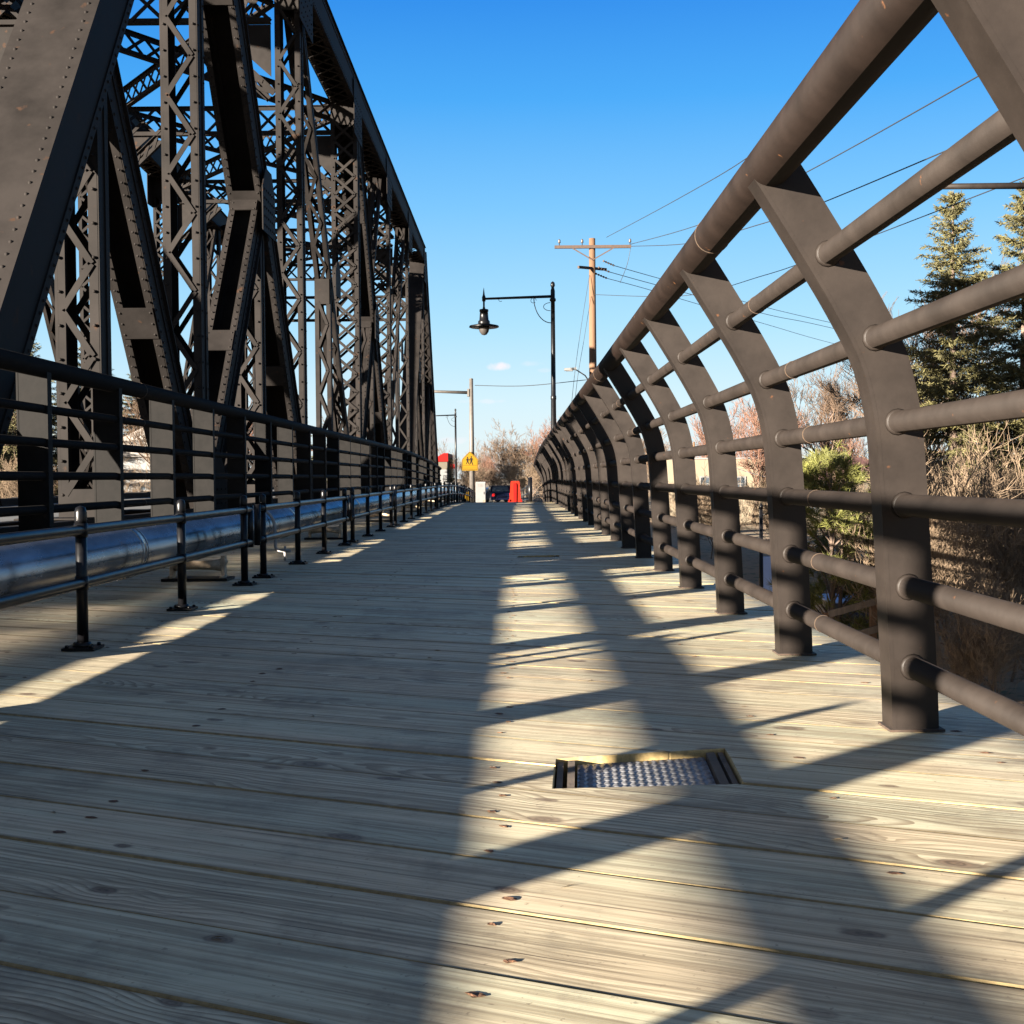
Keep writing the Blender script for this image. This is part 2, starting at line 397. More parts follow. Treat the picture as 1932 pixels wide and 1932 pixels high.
# ------------------------------------------------------------------ walkway deck
END_Y = 46.5
def deckz(y):
    return -0.001*(y-27)**2 if y > 27 else 0.0
TH = R(23.6); CT, ST = math.cos(TH), math.sin(TH)
DX0, DX1 = -3.10, 1.36
def hatch_quad(k):
    return HATCHES[k]
HATCHES = [
    [(.070, 2.565), (.470, 2.600), (.487, 2.925), (.083, 2.830)],
    [(-.01, 9.93), (.33, 9.96), (.34, 10.24), (.0, 10.18)],
]
def clip(poly, a, b, keep_left, newtag):
    """clip convex [(x,y,tag)] (tag = the edge that starts at the vertex) by line a->b"""
    def side(p):
        s = (b[0]-a[0])*(p[1]-a[1]) - (b[1]-a[1])*(p[0]-a[0])
        return s if keep_left else -s
    out = []
    n = len(poly)
    for i in range(n):
        p, q = poly[i], poly[(i+1) % n]
        sp, sq = side(p), side(q)
        if sp >= 0: out.append(p)
        if (sp >= 0) != (sq >= 0):
            t = sp/(sp-sq)
            x = p[0]+t*(q[0]-p[0]); y = p[1]+t*(q[1]-p[1])
            out.append((x, y, newtag if sp >= 0 else p[2]))
    # drop degenerate vertices
    res = []
    for i, p in enumerate(out):
        q = out[(i+1) % len(out)]
        if math.hypot(p[0]-q[0], p[1]-q[1]) > 1e-5: res.append(p)
    return res if len(res) >= 3 else []

class Deck:
    def __init__(self):
        self.v = []; self.f = []; self.m = []; self.uv = []; self.pid = []
    def face(self, pts, uvs, mi, pid):
        b = len(self.v); self.v += pts; self.f.append(tuple(range(b, b+len(pts)))); self.m.append(mi)
        self.uv += uvs; self.pid += [pid]*len(pts)
    def piece(self, poly, q0, dz, pid, u0, tilt):
        n = len(poly); T = .075
        area = abs(sum(poly[i][0]*poly[(i+1) % n][1]-poly[(i+1) % n][0]*poly[i][1] for i in range(n)))/2
        c = .003 if area > .004 else .00002; T = .075
        def uvw(x, y): return (x*CT - y*ST + u0, x*ST + y*CT - q0)
        def top(x, y):
            qq = x*ST + y*CT - q0
            return deckz(y) + dz + tilt*qq
        # inset outline for the worn top arris
        lines = []
        for i in range(n):
            p, q = poly[i], poly[(i+1) % n]
            dx, dy = q[0]-p[0], q[1]-p[1]; l = math.hypot(dx, dy)
            ins = 0 if p[2] == 'cut' else c
            nx, ny = -dy/l, dx/l
            lines.append((p[0]+nx*ins, p[1]+ny*ins, dx/l, dy/l))
        inn = []
        for i in range(n):
            a, b = lines[i-1], lines[i]
            det = a[2]*b[3]-a[3]*b[2]
            if abs(det) < .03: inn.append((poly[i][0], poly[i][1]) if 'cut' in (poly[i][2], poly[i-1][2]) else (b[0], b[1])); continue
            t = ((b[0]-a[0])*b[3]-(b[1]-a[1])*b[2])/det
            inn.append((a[0]+t*a[2], a[1]+t*a[3]))
        self.face([(x, y, top(x, y)) for x, y in inn], [uvw(x, y) for x, y in inn], 0, pid)
        for i in range(n):
            j = (i+1) % n
            if poly[i][2] == 'cut': continue
            p, q = poly[i], poly[j]
            mi = 2 if poly[i][2] == 'hole' else 1
            pz, qz = top(p[0], p[1])-c*.9, top(q[0], q[1])-c*.9
            up, uq = uvw(p[0], p[1]), uvw(q[0], q[1])
            self.face([(p[0], p[1], pz), (q[0], q[1], qz), (inn[j][0], inn[j][1], top(*inn[j])), (inn[i][0], inn[i][1], top(*inn[i]))],
                      [up, uq, uvw(*inn[j]), uvw(*inn[i])], 5 if mi == 1 else 1, pid)
            self.face([(p[0], p[1], pz-T), (q[0], q[1], qz-T), (q[0], q[1], qz), (p[0], p[1], pz)],
                      [(up[0], up[1]-T), (uq[0], uq[1]-T), uq, up], 1, pid)
        self.face([(p[0], p[1], top(p[0], p[1])-T-c) for p in reversed(poly)], [uvw(p[0], p[1]) for p in reversed(poly)], 3, pid)
D = Deck()
rnd = random.Random(11)
PITCH = .2236
q = -5.0 - .04
planks = []
while q < END_Y*CT + 1.0:
    wdt = PITCH*rnd.choice((1, 1, 1, 1, .985, 1.01))
    gap = rnd.choice((.003, .003, .0035, .0045, .006))
    q1 = q + wdt - gap
    ya = lambda x, qq: (qq - x*ST)/CT
    poly = [(DX0, ya(DX0, q), 'b'), (DX1, ya(DX1, q), 'b'), (DX1, ya(DX1, q1), 'b'), (DX0, ya(DX0, q1), 'b')]
    # square end of the deck at the far abutment
    poly = clip(poly, (-10, END_Y), (10, END_Y), False, 'b')
    if poly:
        pid = (rnd.random(), rnd.random()); dz = rnd.uniform(-.0013, .0013); tilt = rnd.uniform(-.006, .006); u0 = rnd.uniform(0, 90)
        pieces = [poly]
        # board end joints here and there
        ys = [p[1] for p in poly]
        for H in HATCHES:
            if max(ys) < min(p[1] for p in H)-.1 or min(ys) > max(p[1] for p in H)+.1: continue
            nxt = []
            for P in pieces:
                cur = P
                for i in range(4):
                    a, b = H[i], H[(i+1) % 4]       # counter-clockwise: inside is left
                    o = clip(cur, a, b, False, 'hole')
                    # an edge made by the clip is the hole's rim only where it lies on the quad's own edge
                    if o: nxt.append((o, i))
                    cur = clip(cur, a, b, True, 'cut')
                    if not cur: break
            res = []
            for o, i in nxt:
                a, b = H[i], H[(i+1) % 4]
                L2 = (b[0]-a[0])**2+(b[1]-a[1])**2
                fixed = []
                for k in range(len(o)):
                    p, r_ = o[k], o[(k+1) % len(o)]
                    if p[2] == 'hole':
                        tp = sorted((((p[0]-a[0])*(b[0]-a[0])+(p[1]-a[1])*(b[1]-a[1]))/L2, ((r_[0]-a[0])*(b[0]-a[0])+(r_[1]-a[1])*(b[1]-a[1]))/L2))
                        fixed.append((p, r_, tp))
                # split the rim edge into cut / hole / cut stretches
                newp = []
                for k in range(len(o)):
                    p, r_ = o[k], o[(k+1) % len(o)]
                    if p[2] != 'hole': newp.append(p); continue
                    def par(z): return ((z[0]-a[0])*(b[0]-a[0])+(z[1]-a[1])*(b[1]-a[1]))/L2
                    t0, t1 = par(p), par(r_)
                    stops = [t0] + sorted([t for t in (0., 1.) if min(t0, t1)+1e-4 < t < max(t0, t1)-1e-4], reverse=t1 < t0) + [t1]
                    for s in range(len(stops)-1):
                        tm = (stops[s]+stops[s+1])/2
                        newp.append((a[0]+stops[s]*(b[0]-a[0]), a[1]+stops[s]*(b[1]-a[1]), 'hole' if 0 < tm < 1 else 'cut'))
                res.append(newp)
            pieces = res
        for P in pieces: D.piece(P, q, dz, pid, u0, tilt)
        planks.append((q, q1, dz, tilt))
    q += wdt
# screws: rusty heads with a splintered crater, in rows over the joists
def deck_top(x, y):
    qq = x*ST + y*CT
    for a, b, dz, tl in planks:
        if a <= qq <= b: return deckz(y) + dz + tl*(qq-a)
    return deckz(y)
srnd = random.Random(5)
for (a, b, dz, tl) in planks:
    for X in (-2.52, -1.62, -.83, -.035, .62, 1.08):
        for fr in (.24, .76):
            if srnd.random() < (.22 if X == -.035 else .60): continue
            qq = a + (b-a)*(fr + srnd.uniform(-.08, .08)); x = X + srnd.uniform(-.025, .025)
            y = (qq - x*ST)/CT
            if y > 30 or y < .9: continue
            if any(min(p[0] for p in H)-.03 < x < max(p[0] for p in H)+.03 and min(p[1] for p in H)-.03 < y < max(p[1] for p in H)+.03 for H in HATCHES): continue
            z = deckz(y)+dz+tl*(qq-a)+.0012
            n = 7; rr = srnd.uniform(.0045, .0085); ph = srnd.random()*6
            # ragged dark crater, thin sheet with real height at the head
            ring = []
            for k in range(n):
                an = ph+2*math.pi*k/n; e = rr*srnd.uniform(.75, 1.5)
                ring.append((x+e*1.5*math.cos(an)*CT+e*math.sin(an)*ST, y-e*1.5*math.cos(an)*ST+e*math.sin(an)*CT, z))
            up = [(x+(p[0]-x)*.55, y+(p[1]-y)*.55, z+srnd.uniform(-.0005, .002)) for p in ring]
            for k in range(n):
                k2 = (k+1) % n
                D.face([ring[k], ring[k2], up[k2], up[k]], [(0, 0)]*4, 4, (0, 0))
            D.face(up, [(0, 0)]*n, 4, (0, 0))
# raised splinters and chips beside some screws
for k in range(46):
    x = srnd.uniform(-2.4, 1.2); y = 1.0 + srnd.random()**1.6*9
    z = deck_top(x, y)+.001; L_ = srnd.uniform(.006, .018); an = srnd.gauss(-TH, .7)
    dx, dy = math.cos(an)*L_, math.sin(an)*L_; w_ = L_*.28
    a = (x-dx, y-dy, z); b = (x+dx, y+dy, z+srnd.uniform(0, .003)); c = (x+dy/L_*w_, y-dx/L_*w_, z+.004); d_ = (x-dy/L_*w_, y+dx/L_*w_, z)
    D.face([a, c, b], [(0, 0)]*3, 3, (0, 0)); D.face([a, b, d_], [(0, 0)]*3, 3, (0, 0)); D.face([a, d_, c], [(0, 0)]*3, 3, (0, 0))
    D.face([b, c, d_], [(0, 0)]*3, 3, (0, 0))
# stringers and edge beams below the boards
jb = MB()
for X in (-3.0, -2.52, -1.62, -.83, -.035, .62, 1.22):
    y = -5.0
    while y < END_Y-.03:
        y2 = min(y+2.4, END_Y-.02)
        if not any(min(p[0] for p in H)-.09 < X < max(p[0] for p in H)+.09 and y < max(p[1] for p in H) and y2 > min(p[1] for p in H) for H in HATCHES):
            z0 = (deckz(y)+deckz(y2))/2
            jb.obox((X, (y+y2)/2, z0-.24), (.05, 0, 0), (0, (y2-y)/2, (deckz(y2)-deckz(y))/2), (0, 0, .15))
        y = y2
b0 = len(D.v)
for f in jb.f:
    D.face([jb.v[i] for i in f], [(0, 0)]*len(f), 3, (0, 0))
me = bpy.data.meshes.new('walkway_deck'); me.from_pydata(D.v, [], D.f)
for k in ('wood', 'freshwood', 'freshwood', 'underwood', 'screw', 'arris'): me.materials.append(M[k])
me.polygons.foreach_set('material_index', D.m)
u1 = me.uv_layers.new(name='UVMap'); u2 = me.uv_layers.new(name='pid')
u1.data.foreach_set('uv', [c for p in D.uv for c in p]); u2.data.foreach_set('uv', [c for p in D.pid for c in p])
me.update()
deck = bpy.data.objects.new('walkway_deck', me); col.objects.link(deck); tag(deck, 'pale weathered plank deck of the footbridge with rusty screws', 'deck', kind='structure')

# ------------------------------------------------------------------ tread plate hatches
def hatch(k, label):
    H = HATCHES[k]
    cx = sum(p[0] for p in H)/4; cy = sum(p[1] for p in H)/4
    root = empty('access_hatch', (cx, cy, -.06)); tag(root, label, 'hatch', 'tread plate hatches let into the deck')
    A, B, C, E = [Vector((p[0]-cx, p[1]-cy, 0)) for p in H]
    def P(s, t, z=0): return (A*(1-s)*(1-t) + B*s*(1-t) + C*s*t + E*(1-s)*t) + Vector((0, 0, z))
    pl = MB()
    s0, s1 = .125, .875
    zt = .044
    pl.add([P(s0, .02, zt), P(s1, .02, zt), P(s1, .99, zt), P(s0, .99, zt), P(s0, .02, zt-.006), P(s1, .02, zt-.006), P(s1, .99, zt-.006), P(s0, .99, zt-.006)],
           [(0,1,2,3), (7,6,5,4), (0,4,5,1), (1,5,6,2), (2,6,7,3), (3,7,4,0)])
    nu, nv = 16, 14
    for i in range(nu):
        for j in range(nv):
            s = s0+(s1-s0)*(i+.5)/nu; t = .04+.93*(j+.5)/nv
            c = P(s, t, zt)
            ang = R(38) if (i+j) % 2 else R(-52)
            d = Vector((math.cos(ang), math.sin(ang), 0)); e = Vector((-d.y, d.x, 0)); l_ = .0125; w_ = .0042
            vs = [c-d*l_, c-e*w_, c+d*l_, c+e*w_, c-d*l_*.45+Vector((0,0,.0035)), c+d*l_*.45+Vector((0,0,.0035))]
            pl.add(vs, [(0,1,4), (1,5,4), (1,2,5), (2,3,5), (3,4,5), (3,0,4)], 0, True)
    pl.build('tread_plate', M['plate'], root)
    for (a, b, hh) in ((.012, .045, .054), (.07, .11, .056), (.885, .935, .055), (.955, .985, .054)):
        fr = MB()
        fr.add([P(a, .02, -.02), P(b, .02, -.02), P(b, .985, -.02), P(a, .985, -.02), P(a, .02, hh), P(b, .02, hh), P(b, .985, hh), P(a, .985, hh)],
               [(3,2,1,0), (4,5,6,7), (0,1,5,4), (1,2,6,5), (2,3,7,6), (3,0,4,7)])
        fr.build('side_bar', M['oldwood'], root)
    ba = MB(); ba.add([P(.0, .0, -.05), P(1, 0, -.05), P(1, 1, -.05), P(0, 1, -.05), P(0, 0, -.03), P(1, 0, -.03), P(1, 1, -.03), P(0, 1, -.03)],
                      [(3,2,1,0), (4,5,6,7), (0,1,5,4), (1,2,6,5), (2,3,7,6), (3,0,4,7)])
    ba.build('bearing_tray', M['oldwood'], root)
hatch(0, 'near tread plate hatch sunk in the planks, half in sun')
hatch(1, 'small far tread plate hatch in the middle of the deck')

# ------------------------------------------------------------------ right railing (leans over the walk)
PROF = [(1.000, -.06), (.996, .10), (.983, .35), (.968, .62), (.952, .80), (.915, .95), (.848, 1.085), (.763, 1.229), (.672, 1.376), (.644, 1.419)]
def catmull(P, n=5):
    out = []
    for i in range(len(P)-1):
        p0 = P[max(i-1, 0)]; p1 = P[i]; p2 = P[i+1]; p3 = P[min(i+2, len(P)-1)]
        for k in range(n):
            t = k/n
            out.append(tuple(.5*((2*p1[d]) + (-p0[d]+p2[d])*t + (2*p0[d]-5*p1[d]+4*p2[d]-p3[d])*t*t + (-p0[d]+3*p1[d]-3*p2[d]+p3[d])*t**3) for d in (0, 1)))
    out.append(P[-1]); return out
PC = catmull(PROF)
def profx(z):
    for a, b in zip(PC, PC[1:]):
        if a[1] <= z <= b[1]: return a[0] + (b[0]-a[0])*(z-a[1])/(b[1]-a[1])
    return PC[-1][0]
def railing_post(name, parent):
    mb = MB(); n = len(PC)
    nor = []
    for i in range(n):
        a = PC[max(i-1, 0)]; b = PC[min(i+1, n-1)]
        tx, tz = b[0]-a[0], b[1]-a[1]; l = math.hypot(tx, tz); nor.append((-tz/l, tx/l))   # towards the walk
    def strip(o0, o1, y0, y1):
        vs = []
        for i in range(n):
            for (o, y) in ((o0, y0), (o1, y0), (o1, y1), (o0, y1)):
                vs.append((PC[i][0]+nor[i][0]*o, y, PC[i][1]+nor[i][1]*o))
        fs = []
        for i in range(n-1):
            for k in range(4):
                k2 = (k+1) % 4
                fs.append((i*4+k, i*4+k2, (i+1)*4+k2, (i+1)*4+k))
        fs += [(3, 2, 1, 0), ((n-1)*4, (n-1)*4+1, (n-1)*4+2, (n-1)*4+3)]
        mb.add(vs, fs)
    strip(-.0575, .0495, -.007, .007)           # web
    strip(.0496, .0595, -.0074, .080)            # flange toward the walk
    for z in (.164, .366, .572, .78, .99, 1.20):
        for s in (-1, 1): mb.lathe([(.0275, .016), (.0315, .012), (.034, .007)] if s > 0 else [(.034, -.007), (.0315, -.012), (.0275, -.016)], (profx(z)-.002, 0, z), 14, axis='y')
    b0 = len(mb.f); mb.box(.930, -.020, .0025, 1.068, .088, .0085)
    for i in range(b0, len(mb.f)): mb.m[i] = 2
    return mb.build(name, [M['rail'], M['edge'], M['oldrust']], parent)
rr = empty('railing', (1.0, 0, 0)); tag(rr, 'brown pipe railing whose posts curve inward over the walk on the right', 'railing')
p0 = railing_post('post', rr); p0.location = (-1.0, .44, 0)
y = .44
PY0 = .44
k = 0
for k in range(-4, 35):
    y = PY0 + 1.335*k
    o = p0 if k == 0 else p0.copy()
    if k: col.objects.link(o); o.parent = rr
    o.location = (-1.0, y, deckz(y)-.0)
def ysamples(y0, y1):
    ys = [y0]
    y = max(y0, 24)
    ys.append(y)
    while y < y1-1.5: y += 1.5; ys.append(y)
    ys.append(y1); return ys
RAIL_Z = (.164, .366, .572, .78, .99, 1.20)
def rail_tube(name, X, z, r, parent, m, y0, y1, n=14, joints=(), off=(0, 0, 0)):
    mb = MB(); mb.tube([(X-off[0], yy, z+deckz(yy)) for yy in ysamples(y0, y1)], r, n)
    o = mb.build(name, m, parent)
    first = None
    for jy in joints:
        if first is None:
            jm = MB(); jm.tube([(0, -.004, 0), (0, .004, 0)], r+.0016, n, cap=True)
            s = first = jm.build('seam', M['rust'], o)
        else:
            s = first.copy(); col.objects.link(s); s.parent = o
        s.location = (X-off[0], jy, z+deckz(jy))
    return o
J = [4.02+5.34*i for i in range(-1, 8)]
for z in RAIL_Z:
    rail_tube('rail', profx(z)-.002, z, .0275, rr, M['rail'], -5.2, 45.9, 16, J, (1.0, 0, 0))
rail_tube('top_rail', .636, 1.425, .057, rr, M['rail_top'], -5.2, 45.9, 28, J, (1.0, 0, 0))

# ------------------------------------------------------------------ left railing (upright)
LX = -2.80
lr = empty('railing', (LX, 0, 0)); tag(lr, 'dark upright pipe railing between the walk and the truss', 'railing')
mb = MB()
mb.box(-.175, -.007, -.06, -.012, .007, 1.30); mb.box(-.012, -.009, -.06, 0, .06, 1.30)
mb.box(-.187, -.009, -.06, -.175, .06, 1.30)
lp = mb.build('post', M['rail_dark'], lr)
for k in range(-9, 30):
    y = 7.39 + 1.335*k
    if y > 45.6: break
    o = lp if k == -9 else lp.copy()
    if k != -9: col.objects.link(o); o.parent = lr
    o.location = (0, y, deckz(y))
LRAIL_Z = (.20, .478, .678, .88, 1.08)
for z in LRAIL_Z:
    rail_tube('rail', LX-.04, z, .0265, lr, M['rail_dark'], -5.0, 45.6, 12, J[::2], (LX, 0, 0))
rail_tube('top_rail', LX-.05, 1.325, .057, lr, M['rail_dark'], -5.0, 45.6, 20, J[::2], (LX, 0, 0))

# ------------------------------------------------------------------ low pipe barrier in front of the big pipe
BX = -1.675
def barrier(ys, ext, label):
    y0 = ys[0]
    root = empty('pipe_barrier', (BX, y0, deckz(y0))); tag(root, label, 'barrier', 'low black pipe barriers along the big pipe')
    first = None
    for y in ys:
        z = deckz(y)-deckz(y0)
        if first is None:
            mb = MB(); mb.tube([(0, 0, 0), (0, 0, .50)], .0215, 14)
            mb.lathe([(.022, .485), (.0232, .50), (.0232, .528), (.018, .546), (.003, .553)], n=14)
            for zz in (.257, .46): mb.lathe([(.0255, zz-.026), (.0255, zz+.026)], n=14)
            p = mb.build('post', M['black'], root); first = p
            b = MB(); b.box(-.062, -.062, 0.002, .062, .062, .013); b.lathe([(.04, .013), (.028, .03)], n=14)
            for sx in (-1, 1):
                for sy in (-1, 1): b.lathe([(.008, .013), (.008, .020), (.005, .023)], (sx*.046, sy*.046, 0), n=6)
            b.build('base_plate', M['black'], p)
        else: p = copy_tree(first, root)
        p.location = (0, y-y0, z)
    e0, e1 = ys[0]-ext, ys[-1]+ext
    samples = [e0] + [yy for yy in ys] + [e1]
    for zz in (.257, .46):
        mb = MB(); mb.tube([(0, yy-y0, zz+deckz(yy)-deckz(y0)) for yy in samples], .0205, 14)
        mb.build('rail', M['black'], root)
    for e in (e0, e1):
        mb = MB(); z = deckz(e)-deckz(y0); mb.tube([(0, e-y0, .225+z), (0, e-y0, .488+z)], .022, 12)
        mb.build('end_bar', M['black'], root)
    return root
SECT = [([-1.6, -.26, 1.1, 2.76], 'low black pipe barrier section beside the camera'),
        ([3.32, 4.73, 6.14, 7.55], 'nearest low black pipe barrier section, entering from the left edge of the photo'),]
st = 8.11
ordn = ['second', 'third', 'fourth', 'fifth', 'sixth', 'seventh', 'eighth', 'ninth']
i = 0
while st + 3.84 < 43:
    SECT.append(([st+1.28*j for j in range(4)], 'low black pipe barrier section, %s from the near end of the row' % ordn[i]))
    st += 4.4; i += 1
for ys, lab in SECT: barrier(ys, .17, lab)
# the last one dips down over the end of the deck
barrier([st, st+1.25, st+2.6], .17, 'last low black pipe barrier section, dipping at the end of the deck')

# ------------------------------------------------------------------ big jacketed pipe, its drain and its roller stands
PX, PZ, PR = -2.06, .278, .138
pr = empty('jacketed_pipe', (PX, 0, PZ)); tag(pr, 'fat glossy black jacketed pipe lying along the left side of the deck', 'pipe')
mb = MB(); mb.tube([(0, y, deckz(y)) for y in ysamples(-5, 45.2)], PR, 40); pipe_body = mb.build('jacket', M['jacket'], pr)
yb = 2.0
while yb < 44:
    mb = MB(); mb.tube([(0, yb-.03, deckz(yb)), (0, yb+.03, deckz(yb))], PR+.0045, 40)
    mb.tube([(0, yb+.062, deckz(yb)), (0, yb+.072, deckz(yb))], PR+.004, 40)
    mb.build('band', M['jacket'], pr)
    yb += 4.35
dr = MB()
# drain pipe: bows over the jacket, drops in front of it, ends in an elbow and a tee tap
dy = 9.6
pts = []
for k in range(11):
    an = R(100) - R(100)*k/10
    pts.append((math.cos(an)*(PR+.03), dy, math.sin(an)*(PR+.016)))
pts += [(PR+.035, dy, -.06), (PR+.035, dy-.005, -.15), (PR+.045, dy-.012, -.18), (PR+.075, dy-.02, -.185), (PR+.16, dy-.045, -.185)]
dr.tube(pts, .0125, 10)
tee = (PR+.115, dy-.032)
dr.tube([(tee[0], tee[1], -.262), (tee[0], tee[1], -.15)], .0095, 8)
dr.lathe([(.016, -.20), (.016, -.172)], (tee[0], tee[1], 0), n=8)
tag(dr.build('drain_pipe', M['drain'], pr), 'thin pale drain pipe bowed over the jacket, ending in a tee tap')
def stand(y, label):
    z = deckz(y)
    root = empty('pipe_stand', (PX, y, z)); tag(root, label, 'pipe stand', 'roller stands under the big pipe')
    b = MB(); b.box(-.21, -.11, .002, .21, .11, .02); b.build('base_plate', M['black'], root)
    for s in (-1, 1):
        l = MB(); l.box(s*.165-.012, -.03, .02, s*.165+.012, .03, .16); l.lathe([(.02, -.035), (.02, .035)], (s*.165, 0, .118), n=8, axis='y')
        l.lathe([(.018, .02), (.018, .035)], (s*.165, -.05, 0), n=6)
        l.build('leg', M['rusty_white'], root)
    r_ = MB(); r_.lathe([(.040, -.15), (.030, -.07), (.026, 0), (.030, .07), (.040, .15)], (0, 0, .100), n=14, axis='x')
    r_.build('roller', M['rusty_white'], root)
lab = ['beside the camera', 'in front of the drain pipe', 'second beyond the drain pipe', 'third beyond the drain pipe', 'fourth beyond the drain pipe', 'fifth beyond the drain pipe', 'sixth beyond the drain pipe', 'last before the end of the deck']
for i in range(8):
    stand(2.67+5.27*i, 'small rusty roller stand carrying the big black pipe, ' + lab[i])
# ------------------------------------------------------------------ truss bridge
XN = -3.50                       # near truss plane
def xfar(y): return -9.55 + (44.4-y)*.045
NODES = [6.9 + 6.25*i for i in range(8)]       # 6.9 ... 50.65
ZT, ZB, ZM = 8.57, .13, 4.25
EX = Vector((1, 0, 0))
br = empty('truss_bridge', (XN, NODES[0], ZB)); tag(br, 'dark riveted steel through truss bridge with latticed posts and top bracing', 'bridge')
BO = Vector((XN, NODES[0], ZB))
class TM(MB):
    def build(self, name, m=None, parent=None):
        self.v = [tuple(Vector(p)-BO) for p in self.v]
        return MB.build(self, name, m or M['truss'], parent or br)

def lace(mb, p0, p1, n, off, x0, x1, pitch, double, wbar=.055, ex=EX, th=.009):
    """zigzag flat bars on the plane offset off along n, between x0 and x1 across"""
    t = (p1-p0); L = t.length; t /= L
    k = max(1, round(L/pitch)); st = L/k
    for i in range(k):
        a, b = i*st, (i+1)*st
        lines = [((x0, a), (x1, b)) if i % 2 == 0 else ((x1, a), (x0, b))]
        if double: lines.append(((x1, a), (x0, b)) if i % 2 == 0 else ((x0, a), (x1, b)))
        for j, ((xa, sa), (xb, sb)) in enumerate(lines):
            o = n*(off + (th+.002)*j*(1 if off > 0 else -1))
            mb.bar(p0 + ex*xa + t*sa + o, p0 + ex*xb + t*sb + o, n, wbar, th)

def member(mb, p0, p1, w, d, lo='single', hi='single', rivets=None, batten=.45, web=.014, fl=.085, near=True, pitch=None, flip=False, ex=EX):
    """built-up member: two channels w apart across, d deep in the plane; lo / hi = face treatment at -n / +n"""
    p0 = Vector(p0); p1 = Vector(p1); t = (p1-p0); L = t.length; t = t/L
    n = t.cross(ex).normalized()
    c = (p0+p1)/2
    for s in (-1, 1):
        mb.obox(c + ex*s*(w/2-web/2), ex*web/2, n*d/2, t*L/2)
        for q in (-1, 1):
            mb.obox(c + ex*s*(w/2-web-fl/2) + n*q*(d/2-.007), ex*fl/2, n*.0065, t*L/2)
            if near:     # outer angle legs riveted on the side of the web
                mb.obox(c + ex*s*(w/2+.006) + n*q*(d/2-.045), ex*.0055, n*.0425, t*L/2)
    for q, mode in ((-1, lo), (1, hi)):
        off = q*(d/2+.007)
        if mode == 'cover':
            mb.obox(c + n*q*(d/2+.009), ex*(w/2+.045), n*.0085, t*L/2)
        elif mode in ('single', 'double', 'open'):
            bl = min(batten, L*.3)
            for e in (p0 + t*bl/2, p1 - t*bl/2):
                mb.obox(e + n*off, ex*(w/2-.004), n*.006, t*bl/2)
            if mode == 'open':
                kk = int(L/2.4)
                for i in range(1, kk):
                    mb.obox(p0 + t*L*i/kk + n*off, ex*(w/2-.004), n*.006, t*.16)
            else:
                xi = w/2-.05
                lace(mb, p0+t*bl*.9, p1-t*bl*.9, n, off + q*.005, -xi, xi, pitch or (w*.95 if mode == 'double' else w*.8), mode == 'double', .052, ex)
    if rivets and near:
        st = .115 if 'cover' in (lo, hi) else .27
        k = int(L/st)
        for i in range(k):
            e = p0 + t*(st*(i+.5))
            for s in (-1, 1):
                if 'lo' in rivets: mb.rivet(e + ex*s*(w/2-.03) - n*(d/2+(.0175 if lo == 'cover' else .013)), -n, .015)
                if 'hi' in rivets: mb.rivet(e + ex*s*(w/2-.03) + n*(d/2+.013), n, .013)
                if 'side' in rivets: mb.rivet(e + ex*(w/2+.012) + n*s*(d/2-.04), ex, .014)

def gusset(mb, y, z, hw, hh, x, cut=.35, rows=True, near=True):
    for s in ((1,) if near else (-1,)):
        X = x + s*.272
        pts = [(-hw, -hh), (hw, -hh), (hw, hh*cut), (hw*.45, hh), (-hw*.45, hh), (-hw, hh*cut)]
        mb.prism(pts, (.014, 0, 0), (X, y, z), (0, 1, 0), (0, 0, 1))
        if rows and near and s > 0:
            for i in range(6):
                for j in range(5):
                    mb.rivet((X+.007, y-hw*.75+hw*1.5*i/5, z-hh*.8+hh*1.1*j/4), EX)

